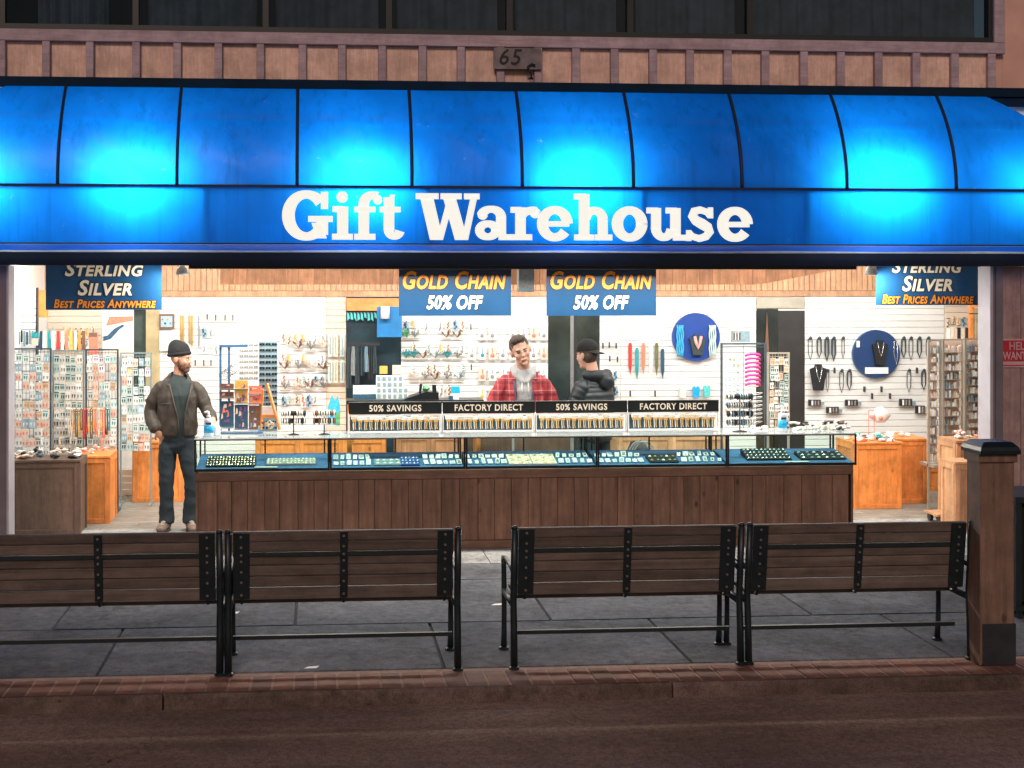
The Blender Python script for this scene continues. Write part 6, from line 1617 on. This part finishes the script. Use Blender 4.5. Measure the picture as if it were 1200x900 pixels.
for sx_ in (-1, 1):
    q = MB(); q.box(sx_*.15-.045, sx_*.15+.045, -.150, -.138, 1.30, 1.315); q.box(sx_*.15-.042, sx_*.15+.042, -.146, -.136, 1.20, 1.298); solid(q, 'chest_pocket', 'plaid_red', m2, False)
    q = MB(); q.tube([(sx_*.085-.01, -.145, 1.02), (sx_*.085-.01, -.152, 1.2), (sx_*.095-.01, -.135, 1.35), (sx_*.10, -.09, 1.46)], .010, 6); solid(q, 'placket', 'c_navy', m2)
    q = MB(); loft(q, [(sx_*.10, .03, 1.53, .03, .02), (sx_*.12, -.04, 1.51, .035, .018), (sx_*.105, -.10, 1.45, .03, .014)]); remesh(q, 'collar', 'plaid_red', m2, .008, 1)
q = MB(); loft(q, [(0, .02, 1.0, .165, .115), (0, .03, .86, .17, .12)])
for sx_ in (-1, 1): loft(q, [(sx_*.095, .03, .9, .1), (sx_*.115, .03, .7, .092), (sx_*.12, .02, .5, .078), (sx_*.12, .03, .3, .07), (sx_*.12, .04, .08, .075)], cap=.1)
remesh(q, 'trousers', 'jeans', m2, .010, 2, .008, 7)
shoes(m2, [(-.12, .03, R(-10)), (.12, .03, R(10))])

# --- customer in the black puffer jacket
YM3 = 13.78
m3 = thing('person', 'customer in black quilted jacket and cap with back turned, facing the shopkeeper', 'person', (wx(697, YM3), YM3, 0))
A3 = R(-143)                    # facing away to the left
rt = Matrix.Rotation(A3, 4, 'Z')
fx = rt @ Vector((0, -1, 0)); sdv = rt @ Vector((1, 0, 0))
def L3(s_, f_, z): v = sdv*s_+fx*f_; return (v.x, v.y, z)
hm = Matrix.Translation((-.075, .03, 1.70)) @ rt @ Matrix.Rotation(R(6), 4, 'X')
b = MB(); hm3 = head(b, m3, hm, s=1.12)
loft(b, [(0, 0, 1.42, .07), (-.02, .0, 1.53, .062), (-.04, .02, 1.64, .058)])
loft(b, [(*L3(0, 0, .9), .15, .10), (*L3(0, 0, 1.15), .14, .10), (*L3(0, 0, 1.40), .16, .1)], sdv)
for sx_ in (-1, 1):
    loft(b, [(*L3(sx_*.17, 0, 1.40), .05), (*L3(sx_*.22, .02, 1.32), .05), (*L3(sx_*.24, .09, 1.12), .042), (*L3(sx_*.19, .24, 1.04), .033), (*L3(sx_*.18, .30, 1.06), .028)])
    hand(b, L3(sx_*.18, .30, 1.06), fx+Vector((0, 0, -.1)), (0, 0, -1), 1, .3, sx_ > 0)
    loft(b, [(*L3(sx_*.10, 0, .92), .09), (*L3(sx_*.105, .0, .7), .078), (*L3(sx_*.11, .01, .48), .056), (*L3(sx_*.11, -.01, .3), .052), (*L3(sx_*.11, -.02, .1), .038), (*L3(sx_*.11, .01, .055), .036)])
remesh(b, 'body', 'skin_pale', m3, .0075, 2)
q = MB(); ell(q, (0, .03, -.005), (.079, .078, .072), hm3); ell(q, (0, .02, .04), (.080, .10, .085), hm3); remesh(q, 'hair', 'hair_brown', m3, .008, 1, .004, 40)
q = MB(); ell(q, (0, .012, .058), (.092, .112, .094), hm3); remesh(q, 'cap', 'knit_black', m3, .008, 2, .0015, 15, lambda c: (hm3.inverted() @ c).z < .045)
q = MB(); ell(q, (0, .125, .045), (.062, .062, .009), hm3 @ Matrix.Rotation(R(-14), 4, 'X')); solid(q, 'cap_brim', 'knit_black', m3)
q = MB(); ring_ = [hm3 @ Vector((.091*math.cos(a), .012+.110*math.sin(a), .048)) for a in [2*math.pi*k/24 for k in range(24)]]; q.tube(ring_, .006, 6, 0, True); solid(q, 'cap_band', 'knit_black', m3)
def puff(pts, ref, pitch=.048, amp=.008, cap=.4):
    # resample a loft with quilting bulges
    out = []
    for a, b_ in zip(pts, pts[1:]):
        Lg = (Vector(b_[:3])-Vector(a[:3])).length; n = max(2, int(Lg/(pitch/6)))
        for i in range(n):
            u = i/n; out.append(tuple(x_+(y_-x_)*u for x_, y_ in zip(a, b_)))
    out.append(pts[-1]); s_ = 0; res = []
    for i, p in enumerate(out):
        if i: s_ += (Vector(p[:3])-Vector(out[i-1][:3])).length
        d = amp*(abs(math.sin(math.pi*s_/pitch))**.6-.6); res.append((*p[:3], p[3]+d, p[4]+d))
    return res
q = MB()
loft(q, puff([(*L3(0, 0, .84), .20, .15), (*L3(0, -.01, 1.05), .20, .16), (*L3(0, -.01, 1.28), .225, .16), (*L3(0, 0, 1.40), .21, .135), (*L3(0, 0, 1.47), .14, .11), (*L3(0, 0, 1.53), .10, .09)], sdv), sdv, 24, .2)
for sx_ in (-1, 1): loft(q, puff([(*L3(sx_*.18, 0, 1.40), .085, .085), (*L3(sx_*.225, .02, 1.32), .078, .078), (*L3(sx_*.245, .05, 1.20), .072, .072), (*L3(sx_*.245, .10, 1.10), .068, .068), (*L3(sx_*.20, .22, 1.05), .060, .060), (*L3(sx_*.18, .28, 1.05), .055, .055)], sdv), sdv, 16)
remesh(q, 'puffer_jacket', 'puffer_black', m3, .0085, 1, .003, 9)
q = MB(); loft(q, [(*L3(-.11, .02, 1.50), .045, .05), (*L3(-.10, -.07, 1.50), .06, .06), (*L3(0, -.14, 1.475), .075, .075), (*L3(.10, -.07, 1.50), .06, .06), (*L3(.11, .02, 1.50), .045, .05)], (0, 0, 1)); ell(q, L3(0, -.15, 1.44), (.085, .07, .085)); ell(q, (.04, -.03, 1.49), (.085, .085, .06))
remesh(q, 'hood', 'puffer_black', m3, .0085, 2, .009, 9)
q = MB(); loft(q, [(*L3(0, 0, 1.0), .165, .115), (*L3(0, 0, .86), .17, .12)], sdv)
for sx_ in (-1, 1): loft(q, [(*L3(sx_*.095, 0, .9), .1), (*L3(sx_*.105, 0, .7), .092), (*L3(sx_*.11, 0, .5), .078), (*L3(sx_*.11, 0, .3), .07), (*L3(sx_*.11, -.01, .08), .075)], sdv, cap=.1)
remesh(q, 'jeans', 'jeans', m3, .010, 2, .008, 7)
shoes(m3, [(*L3(-.11, 0, 0)[:2], A3), (*L3(.11, 0, 0)[:2], A3)])

# scraps on the pavement and extra goods
for k, (a, b_, lb) in enumerate(((273, 719, 'thin white paper scrap lying on the pavement under the left benches'), (583, 709, 'small white paper scrap lying in the gap between the middle benches'), (365, 783, 'tiny pale scrap on the brick band below the second bench'))):
    d = F*H/(b_-CY); Y = d/C_
    for _ in range(4): Y = Y*d/wd(a, Y)
    m_ = MB(); X_ = wx(a, Y); m_.add([(X_-.05, Y-.01, .002), (X_+.03, Y-.018, .004), (X_+.05, Y+.01, .012), (X_-.02, Y+.02, .005)], [(0, 1, 2, 3)])
    m_.add([(X_-.05, Y-.01, .0015), (X_+.03, Y-.018, .0035), (X_+.05, Y+.01, .0115), (X_-.02, Y+.02, .0045)], [(3, 2, 1, 0)])
    tagp(m_.build('paper_scrap', 'card_white'), lb, 'litter')

# more stock on the white slatted walls
pk = []
for q, (a, b_) in enumerate((('card_white', 'c_grey'), ('card_pink', 'c_amber'), ('card_mint', 'silver'), ('card_white', 'c_coral'), ('c_cream', 'c_brown'), ('card_blue', 'c_navy'))):
    rg = random.Random(q+50); m_ = MB(); m_.box(-.026, .026, -.006, 0, -.12, -.01, 0); m_.box(-.004, .004, -.05, 0, -.008, .004, 1)
    for j in range(4): m_.lump((rg.uniform(-.014, .014), -.012, -.03-.022*j), rg.uniform(.008, .015), 1, j+q, 0, (1, .6, 1.2))
    pk.append(m_.mesh('hanging_card', [a, b_]))
def stock(px0, px1, rows, step, where, skip=.12, grp=None, Y=YA):
    rg = random.Random(int(px0))
    for r, yy in enumerate(rows):
        n = int((px1-px0)/step); c_ = 0
        for c in range(n):
            if rg.random() < skip: continue
            s_ = rg.uniform(.8, 1.15)
            place(rg.choice(pk), 'hanging_card', P(px0+step*(c+.5)+rg.uniform(-1, 1), yy+rg.uniform(-1, 1), Y), '%s card from the left, %s row down, %s' % (ORD[c_], ORD[r], where), 'hanging card', 'hanging cards '+where, rot=(0, R(rg.uniform(-5, 5)), 0), scale=(s_, 1, s_*rg.uniform(.8, 1.2))); c_ += 1
stock(472, 548, (376, 402, 426, 452), 8.2, 'on the wall right of the blue board', .25)
stock(328, 382, (391, 415, 440, 463), 7.6, 'on the wall over the bracelet stands', .2)
stock(236, 256, (384, 404), 6.5, 'on the wall over the pump bottle', .2)
stock(705, 725, (434, 452), 6.4, 'on the column behind the quilted jacket', .2)
stock(1108, 1136, (372,), 6, 'above the bronze racks', .1)
stock(60, 118, (384, 398), 6.5, 'on the cream slats behind the left racks', .1, None, YB-.05)
